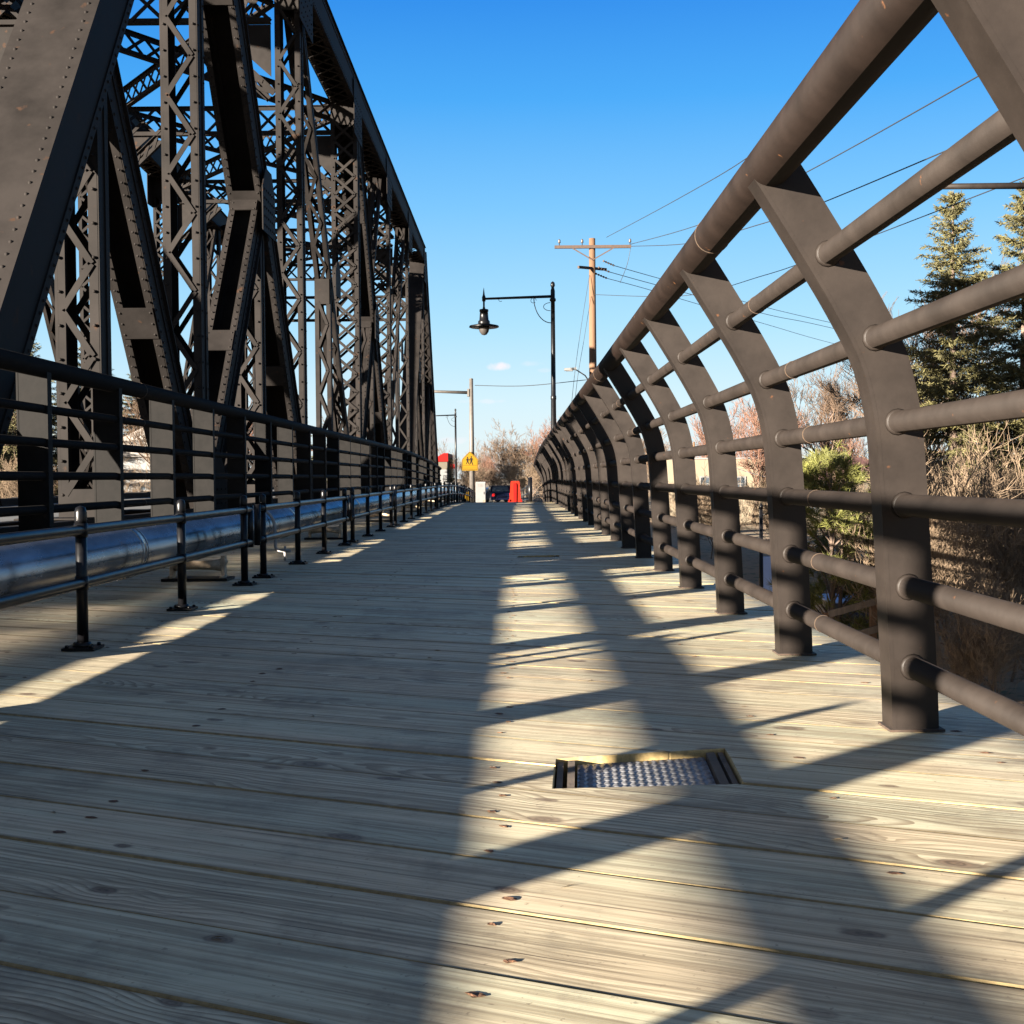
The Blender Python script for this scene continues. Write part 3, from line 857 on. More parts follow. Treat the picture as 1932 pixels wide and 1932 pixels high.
def plane(xf, near, nodes=NODES):
    """one truss plane; xf(y) gives its distance across"""
    n0, n1 = nodes[0], nodes[-1]
    hips = nodes[1:-1]
    def P(y, z): return Vector((xf(y), y, z))
    def one(name, *a, **k):
        m = TM(); member(m, *a, near=near, **k); return m.build(name)
    rv = 'lo side' if near else None
    one('end_post', P(n0, ZB), P(hips[0], ZT), .50, .56, lo='cover', hi='double', rivets=rv, batten=.7)
    one('end_post', P(n1, ZB), P(hips[-1], ZT), .50, .56, lo='double', hi='cover', rivets='side' if near else None, batten=.7)
    one('top_chord', P(hips[0], ZT), P(hips[-1], ZT), .50, .54, lo='cover', hi='double', rivets='side hi' if near else None, batten=.6)
    one('bottom_chord', P(n0, ZB), P(n1, ZB), .50, .45, lo='open', hi='open', rivets='side' if near else None)
    # main verticals
    for i, y in enumerate(hips):
        wide = i in (2, 3)
        one('vertical_post', P(y, ZB), P(y, ZT-.2), .52 if wide else .37, .34 if wide else .28, lo='double' if wide else 'single', hi='double' if wide else 'single',
            rivets='lo side' if near else None, batten=.5, pitch=.36 if wide else .40, fl=.06)
    # diagonals, mid nodes, sub struts and sub verticals
    def mid(a, b): return (a[0]+b[0])/2, (a[1]+b[1])/2
    spans = [((n0, ZB), (hips[0], ZT), (hips[0], ZB), False)]
    spans.append(((hips[-1], ZT), (n1, ZB), (hips[-1], ZB), False))
    for i in range(len(hips)-1):
        a, b = hips[i], hips[i+1]
        if i == 0: spans.append(((a, ZT), (b, ZB), (a, ZB), True))
        elif i == 4: spans.append(((b, ZT), (a, ZB), (b, ZB), True))
        elif i in (1, 3):
            for (p, q_) in (((a, ZT), (b, ZB)),) if i == 1 else (((b, ZT), (a, ZB)),):
                m = TM(); member(m, P(*p), P(*q_), .26, .22, lo='single', hi='single', near=near, pitch=.42, fl=.05, web=.012); m.build('diagonal')
                if not near: continue
                m = TM(); member(m, P((a+b)/2, ZB), P((a+b)/2, ZM), .26, .2, lo='single', hi='single', near=near, pitch=.42, fl=.05); m.build('sub_vertical')
                g = TM(); gusset(g, (a+b)/2, ZM, .3, .32, xf((a+b)/2), rows=False, near=near); g.build('gusset_plate')
        else:
            spans.append(((a, ZT), (b, ZB), (a, ZB), True)); 
            if near:
                m = TM(); member(m, P(b, ZT), P(a, ZB), .2, .16, lo='single', hi='single', near=near, fl=.045, pitch=.5); m.build('counter_diagonal')
    for (p, q_, foot, diag) in spans:
        my, mz = mid(p, q_); mz = min(mz, ZM)
        if diag:
            hi_up = P(*p); lo_dn = P(*q_)
            one('diagonal', hi_up, lo_dn, .42, .40, lo='cover' if hi_up.y < lo_dn.y else 'open', hi='open' if hi_up.y < lo_dn.y else 'cover',
                rivets='side hi' if near else None, fl=.05)
        ft = P(*foot)
        if not near: continue
        one('sub_strut', P(my, mz), ft, .34, .30, lo='cover' if my < ft.y else 'cover', hi='open', rivets='side hi' if near else None, fl=.05, batten=.3)
        one('sub_vertical', P(my, ZB), P(my, mz), .34, .26, lo='single', hi='single', pitch=.36, fl=.06, rivets='lo' if near else None)
        if not diag: continue
        g = TM(); gusset(g, my, mz, .40, .42, xf(my), near=near); g.build('gusset_plate')
    for y in nodes:
        g = TM(); gusset(g, y, ZB+.25, .62, .55, xf(y), near=near); g.build('gusset_plate')
    for y in hips:
        g = TM(); gusset(g, y, ZT-.42, .6, .55, xf(y), cut=1.0, near=near); g.build('gusset_plate')

plane(lambda y: XN, True)
plane(xfar, False)
# unseen stub of an assumed adjoining span, added to shade the right railing posts
m = TM(); member(m, (XN, 5.95, ZB), (XN, -.15, ZT), .50, .62, lo='double', hi='cover'); m.build('end_post')
m = TM(); member(m, (XN, -.15, ZT), (XN, -12, ZT), .50, .54, lo='double', hi='cover'); m.build('top_chord')
m = TM(); member(m, (XN, 5.95, ZB), (XN, -12, ZB), .50, .45, lo='open', hi='open'); m.build('bottom_chord')

# transverse frames: latticed top strut, lower sway strut, X between, knee braces
def lattice_girder(mb, a, b, depth, pitch, flange=.11, th=.012, up=(0, 0, 1), double=True, bar=.06):
    a = Vector(a); b = Vector(b); t = (b-a); L = t.length; t /= L
    u = Vector(up); u = (u-u.dot(t)*t).normalized(); s = t.cross(u)
    for q in (-1, 1):
        c = (a+b)/2 + u*q*(depth/2)
        mb.obox(c, t*L/2, s*flange/2, u*th/2)
        mb.obox(c - u*q*.045, t*L/2, s*.006, u*.04)
    k = max(1, round(L/pitch)); st = L/k
    for i in range(k):
        for j in ((0, 1) if double else (i % 2,)):
            z0, z1 = (-1, 1) if j == 0 else (1, -1)
            p = a + t*st*i + u*z0*(depth/2-.03) + s*(.012*(1-2*j)); q_ = a + t*st*(i+1) + u*z1*(depth/2-.03) + s*(.012*(1-2*j))
            mb.bar(p, q_, s, bar, .009)
for i, y in enumerate(NODES[1:-1]):
    xa, xb = XN-.28, xfar(y)+.28
    m = TM(); lattice_girder(m, (xa, y, 8.02), (xb, y, 8.02), .58, .52); m.build('top_strut')
    for (x0, s) in ((xa, -1), (xb, 1)):
        m = TM(); lattice_girder(m, (x0, y, 6.6), (x0+s*1.1, y, 7.66), .20, .24); m.build('knee_brace')
        m = TM(); m.prism([(0, 0), (s*.9, 0), (0, -.8)], (0, .014, 0), (x0, y, 7.70), (1, 0, 0), (0, 0, 1)); m.build('gusset_plate')
for a, b in zip(NODES[1:-2], NODES[2:-1]):
    for s in (0, 1):
        pa = (XN-.25, a, 8.2) if s else (xfar(a)+.25, a, 8.2)
        pb = (xfar(b)+.25, b, 8.2) if s else (XN-.25, b, 8.2)
        m = TM(); lattice_girder(m, pa, pb, .40, .42, flange=.10); m.build('lateral_brace')
# portal bracing on the end posts
for (y0, y1) in ((NODES[0], NODES[1]), (NODES[-1], NODES[-2])):
    f = .80
    y = y0+(y1-y0)*f; z = ZB+(ZT-ZB)*f
    m = TM(); lattice_girder(m, (XN-.25, y, z), (xfar(y)+.25, y, z), 1.0, .8, bar=.08, up=(0, y1-y0, ZT-ZB)); m.build('portal_strut')
# floor: beams, stringers and road slab
for y in [6.9+3.125*i for i in range(15)]:
    m = TM(); m.box(xfar(y)+.26, y-.14, ZB-.15, XN-.26, y+.14, ZB-.12); m.box(xfar(y)+.26, y-.012, ZB-.9, XN-.26, y+.012, ZB-.155); m.box(xfar(y)+.26, y-.14, ZB-.93, XN-.26, y+.14, ZB-.902)
    m.build('floor_beam')
for xx in (-4.6, -5.8, -7.0, -8.2):
    m = TM(); m.box(xx-.08, 6.95, ZB-.118, xx+.08, 50.6, ZB+.02); m.build('stringer')
m = TM(); m.add([(-3.80, 6.6, ZB+.03), (-3.80, 51, ZB+.03), (-9.1, 51, ZB+.03), (-7.5, 6.6, ZB+.03), (-3.80, 6.6, ZB+.13), (-3.80, 51, ZB+.13), (-9.1, 51, ZB+.13), (-7.5, 6.6, ZB+.13)],
      [(0,1,2,3), (7,6,5,4), (4,5,1,0), (5,6,2,1), (6,7,3,2), (7,4,0,3)]); m.build('road_slab', M['asphalt'])
# brackets carrying the walkway out from the truss
for y in NODES + [y+3.125 for y in NODES[:-1]]:
    if y > 46: continue
    m = TM(); z = deckz(y)-.50
    m.prism([(XN+.30, z), (1.3, z), (1.3, z-.22), (XN+.30, z-.85)], (0, .016, 0), (0, y, 0), (1, 0, 0), (0, 0, 1)); m.box(XN+.30, y-.1, z+.001, 1.3, y+.1, z+.014); m.build('deck_bracket')
# ------------------------------------------------------------------ ground, road, path
def lerp(a, b, t): return a+(b-a)*t
def sstep(a, b, x):
    t = max(0, min(1, (x-a)/(b-a))); return t*t*(3-2*t)
RZ = [(-50, -.42), (46, -.42), (66, -.75), (95, -1.45), (140, -1.95), (400, -2.3), (3000, -2.3)]
def road_z(y):
    for (a, za), (b, zb) in zip(RZ, RZ[1:]):
        if y <= b: return lerp(za, zb, (y-a)/(b-a))
    return RZ[-1][1]
from mathutils import noise as mnoise
def ground_z(x, y, rough=True):
    low = lerp(-2.45, road_z(y)-.25, sstep(75, 130, y))
    side = max(sstep(2.2, 6.5, x), sstep(-10.5, -17, x) if x > -17 else 1.0) if x > -3 else sstep(10.5, 17, -x)
    approach = lerp(road_z(y)-.06, low, side)
    valley = lerp(-4.2, low, max(sstep(2.2, 5.5, x), sstep(11, 20, -x)))
    z = lerp(valley, approach, sstep(46.2, 47.6, y))
    if rough and (side > .6 or y < 45): z += .12*mnoise.noise(Vector((x*.35, y*.35, 0))) + .05*mnoise.noise(Vector((x*1.3, y*1.3, 3)))
    return z
xs = [-1500, -700, -350, -180, -110, -75, -55, -42, -34, -28, -24, -20, -17, -15, -13, -11.5, -10.5, -9.8, -8, -5, -2, 0, 1, 1.8, 2.4, 3, 3.6, 4.3, 5, 5.8, 6.6, 7.5, 8.5, 9.5, 10.5, 12, 13.5, 15, 17, 19, 22, 26, 31, 38, 50, 70, 100, 180, 350, 700, 1500]
ys = [-300, -120, -60, -30, -15, -6, 0, 4, 7, 10, 12, 14, 15.5, 17, 18.5, 20, 21.5, 23, 24.5, 26, 28, 30, 33, 36, 39, 42, 44, 45.4, 46.2, 46.6, 47, 47.6, 49, 52, 56, 60, 66, 72, 80, 88, 95, 105, 118, 130, 140, 160, 190, 240, 320, 450, 700, 1100, 1600, 2600]
gv = [(x, y, ground_z(x, y)) for y in ys for x in xs]
nx = len(xs)
gf = [(j*nx+i, j*nx+i+1, (j+1)*nx+i+1, (j+1)*nx+i) for j in range(len(ys)-1) for i in range(nx-1)]
me = bpy.data.meshes.new('ground'); me.from_pydata(gv, [], gf); me.polygons.foreach_set('use_smooth', [True]*len(gf))
M['ground'] = mat('dry_grass_ground', (.19, .105, .05), .95, col2=(.15, .11, .055), scale=1.1, bump=.6, chips=(.05, .055, .02), chip_scale=3.0, chip_amt=.56)
me.materials.append(M['ground']); g = bpy.data.objects.new('ground', me); col.objects.link(g); tag(g, kind='structure')
def strip(name, x0, x1, y0, y1, lift, m):
    mb = MB(); yy = y0; st = []
    while yy < y1: st.append(yy); yy += 4
    st.append(y1)
    vs = []
    for y in st: vs += [(x0, y, road_z(y)+lift), (x1, y, road_z(y)+lift)]
    mb.add(vs, [(2*i, 2*i+1, 2*i+3, 2*i+2) for i in range(len(st)-1)])
    o = mb.build(name, m); tag(o, kind='structure'); return o
strip('road', -9.6, -3.6, 46.6, 420, .012, M['asphalt'])
strip('footpath', -3.3, 1.5, 46.6, 110, .03, M['concrete'])
mb = MB(); mb.box(-9.9, 46.55, -4.4, 1.9, 47.4, -.62); ab = mb.build('abutment', M['concrete']); tag(ab, 'concrete abutment wall under the far end of the deck', 'abutment')

# ------------------------------------------------------------------ vegetation
def rot_about(v, ax, an): return Matrix.Rotation(an, 3, ax) @ v
def bare_tree(name, seed, H, spread, m_twig, label, cat='tree', group=None, twig_r=.012, levels=4, nb=(11, 8, 6, 5), trunk_part=True, loc=(0, 0, 0), up=.32, trunk_r=None):
    rn = random.Random(seed)
    root = empty(name, loc); tag(root, label, cat, group)
    tr = MB(); cr = MB()
    r0 = trunk_r or H*.017
    def branch(p, d, L, r, lev):
        n = 4 if lev < 3 else 2
        pts = [p]; cur = Vector(p); dd = Vector(d)
        for i in range(n):
            dd = (dd + Vector((rn.gauss(0, .16), rn.gauss(0, .16), rn.gauss(0, .10)+ .07*(lev > 0)))).normalized()
            cur = cur + dd*L/n; pts.append(cur.copy())
        rs = [lerp(r, r*.45 if lev < levels else r*.5, i/n) for i in range(n+1)]
        (tr if lev <= 1 else cr).tube(pts, rs, 7 if lev == 0 else (5 if lev == 1 else 3), cap=False)
        if lev >= levels: return
        k = nb[lev]
        for j in range(k):
            t = rn.uniform(.28 if lev == 0 else .2, 1.0)
            i = min(n-1, int(t*n)); q = pts[i].lerp(pts[i+1], t*n-i)
            ax = dd.orthogonal().normalized(); ax = rot_about(ax, dd, rn.uniform(0, 6.283))
            nd = rot_about(dd, ax, R(rn.uniform(28, 62) if lev < 2 else rn.uniform(20, 60)))
            nd = (nd + Vector((0, 0, up))).normalized()
            f = (.62, .58, .52, .5)[min(lev, 3)]
            branch(q, nd, L*f*rn.uniform(.7, 1.15)*(spread if lev == 0 else 1), max(twig_r, rs[i]*.5), lev+1)
    branch(Vector((0, 0, -.2)), Vector((rn.gauss(0, .04), rn.gauss(0, .04), 1)), H*.58, r0, 0)
    tr.build('trunk', M['bark'], root); cr.build('crown', m_twig, root)
    return root

def fit(root, H):
    """scale a tree so that it really is H tall; returns its built height"""
    h = max(v.co.z for ch in root.children for v in ch.data.vertices)
    h /= 1.14; s = H/h; root.scale = (s*1.18, s*1.18, s); return h

def place_copy(src, name_loc, s, rz, label, sz=None):
    c = copy_tree(src); c.location = name_loc; c.scale = (s, s, sz or s); c.rotation_euler = (0, 0, rz); c['label'] = label; return c

def spruce(name, seed, H, W, label, group=None, loc=(0, 0, 0), m=None, dens=1.0, leaf=.085):
    rn = random.Random(seed); root = empty(name, loc); tag(root, label, 'tree', group)
    tr = MB(); tr.tube([(0, 0, -.3), (rn.gauss(0, .03), 0, H*.5), (0, 0, H)], [H*.017, H*.010, .012], 8, cap=False); tr.build('trunk', M['bark'], root)
    vs = []; fs = []; wood = MB()
    def needle(c, d, L, w):
        b = len(vs); s = d.cross(Vector((rn.gauss(0, 1), rn.gauss(0, 1), rn.gauss(0, 1)))).normalized()*w
        vs.extend([c-s, c+s, c+d*L+s*.35, c+d*L-s*.35]); fs.append((b, b+1, b+2, b+3))
    z = H*.06
    while z < H-.05:
        f = 1-z/H
        L = W*(f**.82)*1.02
        k = max(5, int(9.5*dens))
        a0 = rn.random()*6.28
        for j in range(k):
            an = a0+6.283*j/k+rn.gauss(0, .22); Lb = L*rn.uniform(.5, 1.25)+.10
            droop = rn.uniform(-.10, .34)*(1 if f > .15 else -1.5)
            p = Vector((0, 0, z+rn.gauss(0, .08)))
            dirh = Vector((math.cos(an), math.sin(an), 0))
            npt = 5; pts = []
            for i in range(npt+1):
                t = i/npt
                pts.append(p + dirh*Lb*t + Vector((0, 0, -droop*Lb*t + .25*Lb*t*t)))
            wood.tube(pts, [.02*f+.008, .012, .01, .008, .006, .004], 3, cap=False)
            nc = int(max(6, Lb*13*dens))
            for i in range(nc):
                t = (i+.5)/nc; t = t**.8
                ii = min(npt-1, int(t*npt)); q = pts[ii].lerp(pts[ii+1], t*npt-ii)
                side = Vector((-dirh.y, dirh.x, 0))
                sp = (1-t*.55)*Lb*.27
                for s in (-1, 1):
                    tw = (dirh*.75+side*s*rn.uniform(.3, 1.1)+Vector((0, 0, rn.uniform(-.55, .12)))).normalized()
                    TL = sp*rn.uniform(.5, 1.2)+.07
                    nn = int(max(3, TL*15))
                    for h in range(nn):
                        c = q+tw*TL*h/nn
                        for e in range(2):
                            d = (tw+Vector((rn.gauss(0, .6), rn.gauss(0, .6), rn.gauss(.1, .6)))).normalized()
                            needle(c, d, leaf*rn.uniform(.8, 1.5), leaf*.17)
        z += H*rn.uniform(.022, .040)*(1.0 if f > .3 else .7)
    wood.build('limbs', M['bark'], root)
    me = bpy.data.meshes.new('crown'); me.from_pydata([tuple(v) for v in vs], [], fs); me.materials.append(m or M['spruce'])
    o = bpy.data.objects.new('crown', me); col.objects.link(o); o.parent = root
    return root

def pine(name, seed, H, W, label, loc, group=None, tuft=.17, ntuft=620):
    rn = random.Random(seed); root = empty(name, loc); tag(root, label, 'tree', group)
    tr = MB()
    tr.tube([(0, 0, -.3), (.03, 0, H*.4), (-.02, .02, H*.94)], [.055, .04, .012], 8, cap=False)
    tr.tube([(.02, .05, -.3), (.17, .08, H*.38), (.22, .1, H*.75)], [.04, .03, .01], 7, cap=False); tr.build('trunk', M['bark'], root)
    vs = []; fs = []; wd = MB()
    clumps = []
    for k in range(46):
        t = rn.random()**.85; z = H*(.18+.80*t)
        prof = .22+.85*math.sqrt(max(0, 1-t**1.7))*(.75+.25*min(1, t*4))
        an = rn.random()*6.283; rad = W*prof*rn.uniform(.35, 1.0)
        c = Vector((rad*math.cos(an), rad*math.sin(an), z)); clumps.append((c, an))
        wd.tube([(0, 0, max(.2, z-.3-rad*.4)), (c.x*.55, c.y*.55, z-.18), tuple(c)], [.022, .013, .007], 3, cap=False)
    for k in range(ntuft):
        c, an = clumps[k % len(clumps)]
        c = c + Vector((rn.gauss(0, .13), rn.gauss(0, .13), rn.gauss(0, .10)))
        ax = (Vector((math.cos(an), math.sin(an), .75)) + Vector((rn.gauss(0, .3), rn.gauss(0, .3), rn.gauss(0, .3)))).normalized()
        for j in range(46):
            d = (ax*.75+Vector((rn.gauss(0, .6), rn.gauss(0, .6), rn.gauss(0, .6)))).normalized()
            b = len(vs); s = d.cross(Vector((rn.gauss(0, 1), rn.gauss(0, 1), rn.gauss(0, 1)))).normalized()*.006
            q = c+ax*rn.uniform(-.09, .07); L = tuft*rn.uniform(.6, 1.15)
            vs.extend([q-s, q+s, q+d*L]); fs.append((b, b+1, b+2))
    wd.build('limbs', M['bark'], root)
    me = bpy.data.meshes.new('crown'); me.from_pydata([tuple(v) for v in vs], [], fs); me.materials.append(M['pine'])
    o = bpy.data.objects.new('crown', me); col.objects.link(o); o.parent = root
    return root

def gp(px, Y): 
    p = at(px, 950, Y); return Vector((p.x, Y, ground_z(p.x, Y, False)-.05))
# evergreens on the right bank
GE = 'tall spruces on the right bank'
b = gp(1797, 33); s1 = spruce('spruce_tree', 3, at(1797, 362, 33).z-b.z, 2.75, 'tall pointed spruce right of the near railing post, its top against the sky', GE, b)
b = gp(1932, 33.5); s2 = spruce('spruce_tree', 9, at(1932, 355, 33.5).z-b.z, 3.1, 'wider spruce cut off by the right edge of the photo', GE, b)
b = gp(1568, 19.5); pine('young_pine', 4, at(1568, 862, 19.5).z-b.z, 1.12, 'young yellow green pine seen between two near railing posts on the right', b)
# left bank evergreens behind the truss
GL = 'pines and spruces behind the truss'
for (px, Y, top, lab) in ((48, 88, 622, 'bushy yellow green evergreen behind the left end of the truss'), (172, 92, 645, 'evergreen seen through the truss left of the first tall post'),
                          (-60, 80, 560, 'evergreen behind the inclined end post at the left edge'), (262, 96, 700, 'smaller evergreen low behind the truss diagonals'),
                          (540, 115, 742, 'small far evergreen between two truss posts')):
    b = gp(px, Y); H = at(px, top, Y).z-b.z
    c = place_copy(s2, b, H/(at(1932, 355, 33.5).z-gp(1932, 33.5).z), px*.37, lab); c['group'] = GL
    sx = c.scale[2]; c.scale = (sx*1.35, sx*1.35, sx)
b = gp(851, 128); H = at(851, 852, 128).z-b.z; c = place_copy(s1, b, H/12.0, 1.0, 'small dark evergreen beside the red roofed building'); c.pop('group', None)
# bare trees
GT = 'bare trees around the far end of the bridge'
b = gp(965, 150); t1 = bare_tree('bare_tree', 21, 9.0, 1.45, M['twig'], 'large rounded bare tree over the road beyond the bridge, right of the yellow sign', group=GT, twig_r=.022, loc=b, up=.22, nb=(15, 9, 7, 5))
b = gp(1560, 86); t2 = bare_tree('bare_tree', 5, 10.6, 1.2, M['twig'], 'pale bare tree with upright limbs behind the young pine', group=GT, twig_r=.012, loc=b, up=.4, nb=(13, 8, 6, 5))
b = gp(1420, 78); t3 = bare_tree('bare_tree', 8, 7.6, 1.1, M['twig_red'], 'reddish bare tree standing behind the beige building', group=GT, twig_r=.012, loc=b)
h1 = fit(t1, at(965, 806, 150).z-t1.location.z); h2 = fit(t2, at(1560, 700, 86).z-t2.location.z); h3 = fit(t3, at(1420, 768, 78).z-t3.location.z)
for (src, h0, px, Y, top, lab) in ((t3, h3, 1040, 135, 792, 'rusty orange bare tree just behind the far railing posts'), (t1, h1, 905, 165, 835, 'bare tree behind the yellow sign pole'),
        (t1, h1, 838, 175, 838, 'bare tree above the red roof'), (t3, h3, 1085, 150, 800, 'bare tree farther right behind the railing curve'), (t3, h3, 1335, 90, 775, 'reddish bare tree left of the beige building roof'),
        (t2, h2, 1490, 92, 760, 'bare tree between the beige building and the young pine'), (t3, h3, 1640, 92, 770, 'reddish bare tree behind the nearest railing post'),
        (t1, h1, 1235, 120, 800, 'hazy bare tree beyond the beige building'), (t2, h2, 1690, 44, 560, 'thin bare tree left of the tall spruce'), (t1, h1, 1020, 190, 815, 'bare tree far down the road'),
        (t1, h1, 935, 135, 868, 'low bushy bare tree above the parked cars'), (t3, h3, 895, 140, 862, 'small bare tree left of the sign pole'), (t1, h1, 1150, 105, 830, 'bare tree low behind the utility pole'),
        (t2, h2, 300, 75, 720, 'bare tree seen low through the truss'), (t1, h1, 640, 120, 800, 'far bare tree seen through the truss lacing'), (t1, h1, 20, 85, 740, 'bare tree low behind the left railing'),
        (t3, h3, 430, 90, 760, 'reddish bare tree low through the truss'), (t2, h2, 1800, 50, 640, 'bare tree behind the tall spruce'), (t3, h3, 1900, 46, 760, 'reddish bare tree behind the wide spruce')):
    b = gp(px, Y); H = at(px, top, Y).z-b.z
    place_copy(src, b, H/h0*.97, px*.61, lab)
for k, (px, Y, top) in enumerate(((-560, 120, 770), (-420, 140, 790), (-300, 112, 740), (-200, 150, 800), (-120, 125, 770), (2010, 120, 800), (2110, 90, 760), (2230, 130, 800), (2360, 105, 770), (2500, 140, 800), (2700, 120, 780), (-720, 130, 770), (-900, 120, 780))):
    src, h0 = ((t1, h1), (t2, h2), (t3, h3))[k % 3]
    b = gp(px, Y); H = at(px, top, Y).z-b.z
    place_copy(src, b, H/h0, px*.4, 'distant bare tree on the far bank beyond the %s edge of the photo' % ('left' if px < 0 else 'right'))
# dry brush
GS = 'dry bare shrubs along the banks'
sh1 = bare_tree('bare_shrub', 31, 3.4, 1.3, M['brush'], 'tangled dry shrub right of the nearest railing post', 'shrub', GS, .006, 4, (15, 10, 6, 4), loc=gp(1830, 23), up=.25, trunk_r=.035)
sh2 = bare_tree('bare_shrub', 33, 3.0, 1.4, M['brush'], 'tan dry shrub behind the tangled one', 'shrub', GS, .006, 4, (15, 10, 6, 4), loc=gp(1900, 26), up=.18, trunk_r=.03)
srn = random.Random(77)
spots = [(sh1, 1770, 27, 'dry shrub at the foot of the tall spruce'), (sh1, 1925, 21, 'dry shrub at the right edge of the photo'), (sh2, 1850, 30, 'low tan shrub between the two spruces'), (sh2, 1790, 24.5, 'low tan shrub beside the nearest post'),
         (sh1, 1905, 18.5, 'low dry shrub right beside the deck edge'), (sh2, 1815, 18, 'low tan shrub close to the deck edge'), (sh1, 1690, 34, 'shrub behind the nearest railing post'), (sh2, 1640, 38, 'low tan shrub right of the young pine'), (sh2, 1530, 44, 'low tan shrub left of the young pine'), (sh1, 1470, 40, 'dry shrub in front of the beige building corner'),
         (sh1, 1340, 46, 'dry shrub under the beige wall'), (sh2, 1290, 52, 'low tan shrub at the left end of the beige wall'), (sh1, 1980, 24, 'dry shrub cut by the right edge'), (sh1, 1870, 20.5, 'nearest low dry shrub on the right bank'),
         (sh2, 1960, 29, 'low tan shrub under the wide spruce'), (sh1, 1730, 40, 'shrub between the nearest post and the tall spruce'), (sh2, 1600, 52, 'far low tan shrub behind the young pine')]
for src, px, Y, lab in spots:
    place_copy(src, gp(px, Y), srn.uniform(.85, 1.15), srn.random()*6, lab)
for px, Y, s, lab in ((1835, 16, .42, 'knee high dry shrub below the deck edge'), (1900, 15.5, .45, 'knee high dry shrub nearest the right edge of the photo'), (1960, 17, .5, 'knee high shrub just beyond the right edge'), (1870, 17, .5, 'knee high shrub behind the other two below the deck edge'), (985, 112, 1.1, 'dry shrub behind the red barrier'), (900, 105, 1.1, 'dry shrub behind the pale cabinet'), (960, 120, 1.3, 'shrub above the parked cars'), (893, 100, 1.0, 'dark shrub left of the sign pole'), (1000, 100, 1.1, 'shrub beside the black fence'),
                      (60, 50, 1.3, 'shrub low through the left railing'), (200, 52, 1.2, 'shrub behind the first tall truss post'), (330, 58, 1.2, 'shrub behind the truss diagonals'), (1190, 70, 1.1, 'shrub behind the middle railing posts'), (1110, 80, 1.1, 'shrub behind the far railing posts')):
    place_copy(sh1 if int(px) % 20 else sh2, gp(px, Y), s, srn.random()*6, lab)

# ------------------------------------------------------------------ street lamps
def street_lamp(loc, label):
    root = empty('street_lamp', loc); tag(root, label, 'street lamp', 'black street lamps with one arm')
    H = 7.0
    p = MB(); p.lathe([(.15, 0), (.15, .5), (.12, .55), (.095, .7), (.082, 3.4), (.092, 3.42), (.092, 3.52), (.078, 3.54), (.066, H-.45), (.10, H-.43), (.10, H-.36), (.07, H-.33), (.07, H-.1), (.045, H), (.075, H+.07), (.06, H+.16), (.01, H+.2)], n=18)
    p.build('post', M['black'], root)
    a = MB(); za = H-.28; XL = -2.22
    a.tube([(0, 0, za), (XL, 0, za-.06)], [.048, .036], 12)
    for (x0, z0, rr) in ((-.06, za-.62, .55),):
        a.tube([(-.06+ -rr*math.sin(t*R(9)), 0, za-.85+.80*(1-math.cos(t*R(9)))) for t in range(11)], .014, 6)
        a.tube([(-.08-.22*math.sin(t*R(18)), 0, za-.33-.13*math.cos(t*R(18))) for t in range(11)], .010, 6)
        a.tube([(-.62+.09*math.cos(t*.6), 0, za-.13+.08*math.sin(t*.6)) for t in range(10)], .009, 6)
    a.tube([(-1.68+.06*math.cos(t*.5), 0, za-.10+.05*math.sin(t*.5)) for t in range(3, 12)], .008, 5)
    a.build('arm', M['black'], root)
    l = MB(); c = (XL, 0, za-.06)
    l.lathe([(.055, -.08), (.06, .05), (.045, .09), (.03, .14), (.012, .30), (.002, .36)], c, 12)
    l.lathe([(.03, -.34), (.045, -.30), (.03, -.26), (.03, -.08)], c, 12)
    l.lathe([(.19, -.86), (.19, -.72), (.15, -.68), (.13, -.42), (.15, -.40), (.14, -.34), (.05, -.32)], c, 18)
    l.lathe([(.17, -.90), (.44, -.93), (.485, -.91), (.47, -.865), (.30, -.83), (.18, -.80)], c, 24)
    lp_ = l.build('lamp_head', M['black'], root)
    gl = MB(); gl.lathe([(.005, -1.17), (.08, -1.15), (.145, -1.06), (.175, -.94), (.175, -.905)], c, 18); gl.build('globe', M['lampglass'], lp_)
    return root
pt = at(1041, 700, 40); lamp = street_lamp((pt.x+.05, 40, deckz(40)-.1), 'large black street lamp reaching over the walk from the right')
pt2 = at(860, 860, 92); c = copy_tree(lamp); c.location = (pt2.x, 92, ground_z(pt2.x, 92)); c['label'] = 'smaller far street lamp left of the yellow sign, half hidden by the truss'

# ------------------------------------------------------------------ utility pole, wires
UY = 54
ub = at(1119, 760, UY); uz = ground_z(ub.x, UY)
def up(px, py): return at(px, py, UY)
root = empty('utility_pole', (ub.x, UY, uz)); tag(root, 'tan wooden utility pole with a crossarm against the sky', 'utility pole')
O = Vector((ub.x, UY, uz))
topz = up(1118, 450).z
mb = MB(); mb.tube([Vector((ub.x, UY, uz-.3))-O, Vector((ub.x, UY, topz))-O], [.20, .135], 14); mb.build('post', M['polewood'], root)
mb = MB(); za = up(1118, 467).z; xl = up(1046, 467).x; xr_ = up(1190, 467).x
mb.obox(Vector(((xl+xr_)/2, UY-.17, za))-O, ((xr_-xl)/2, 0, 0), (0, .05, 0), (0, 0, .065)); mb.build('crossarm', M['armwood'], root)
for (xa, za_, xb, zb) in ((up(1080, 472).x, za-.06, ub.x, up(1118, 492).z), (up(1157, 472).x, za-.06, ub.x, up(1118, 492).z)):
    mb = MB(); mb.bar(Vector((xa, UY-.2, za_))-O, Vector((xb, UY-.2, zb))-O, (0, 1, 0), .05, .02); mb.build('brace', M['armwood'], root)
mb = MB(); zc = up(1118, 505).z; mb.bar(Vector((ub.x-.65, UY-.9, zc-.12))-O, Vector((ub.x+.65, UY+.8, zc+.05))-O, (0, 0, 1), .09, .11); mb.build('crossarm', M['armwood'], root)
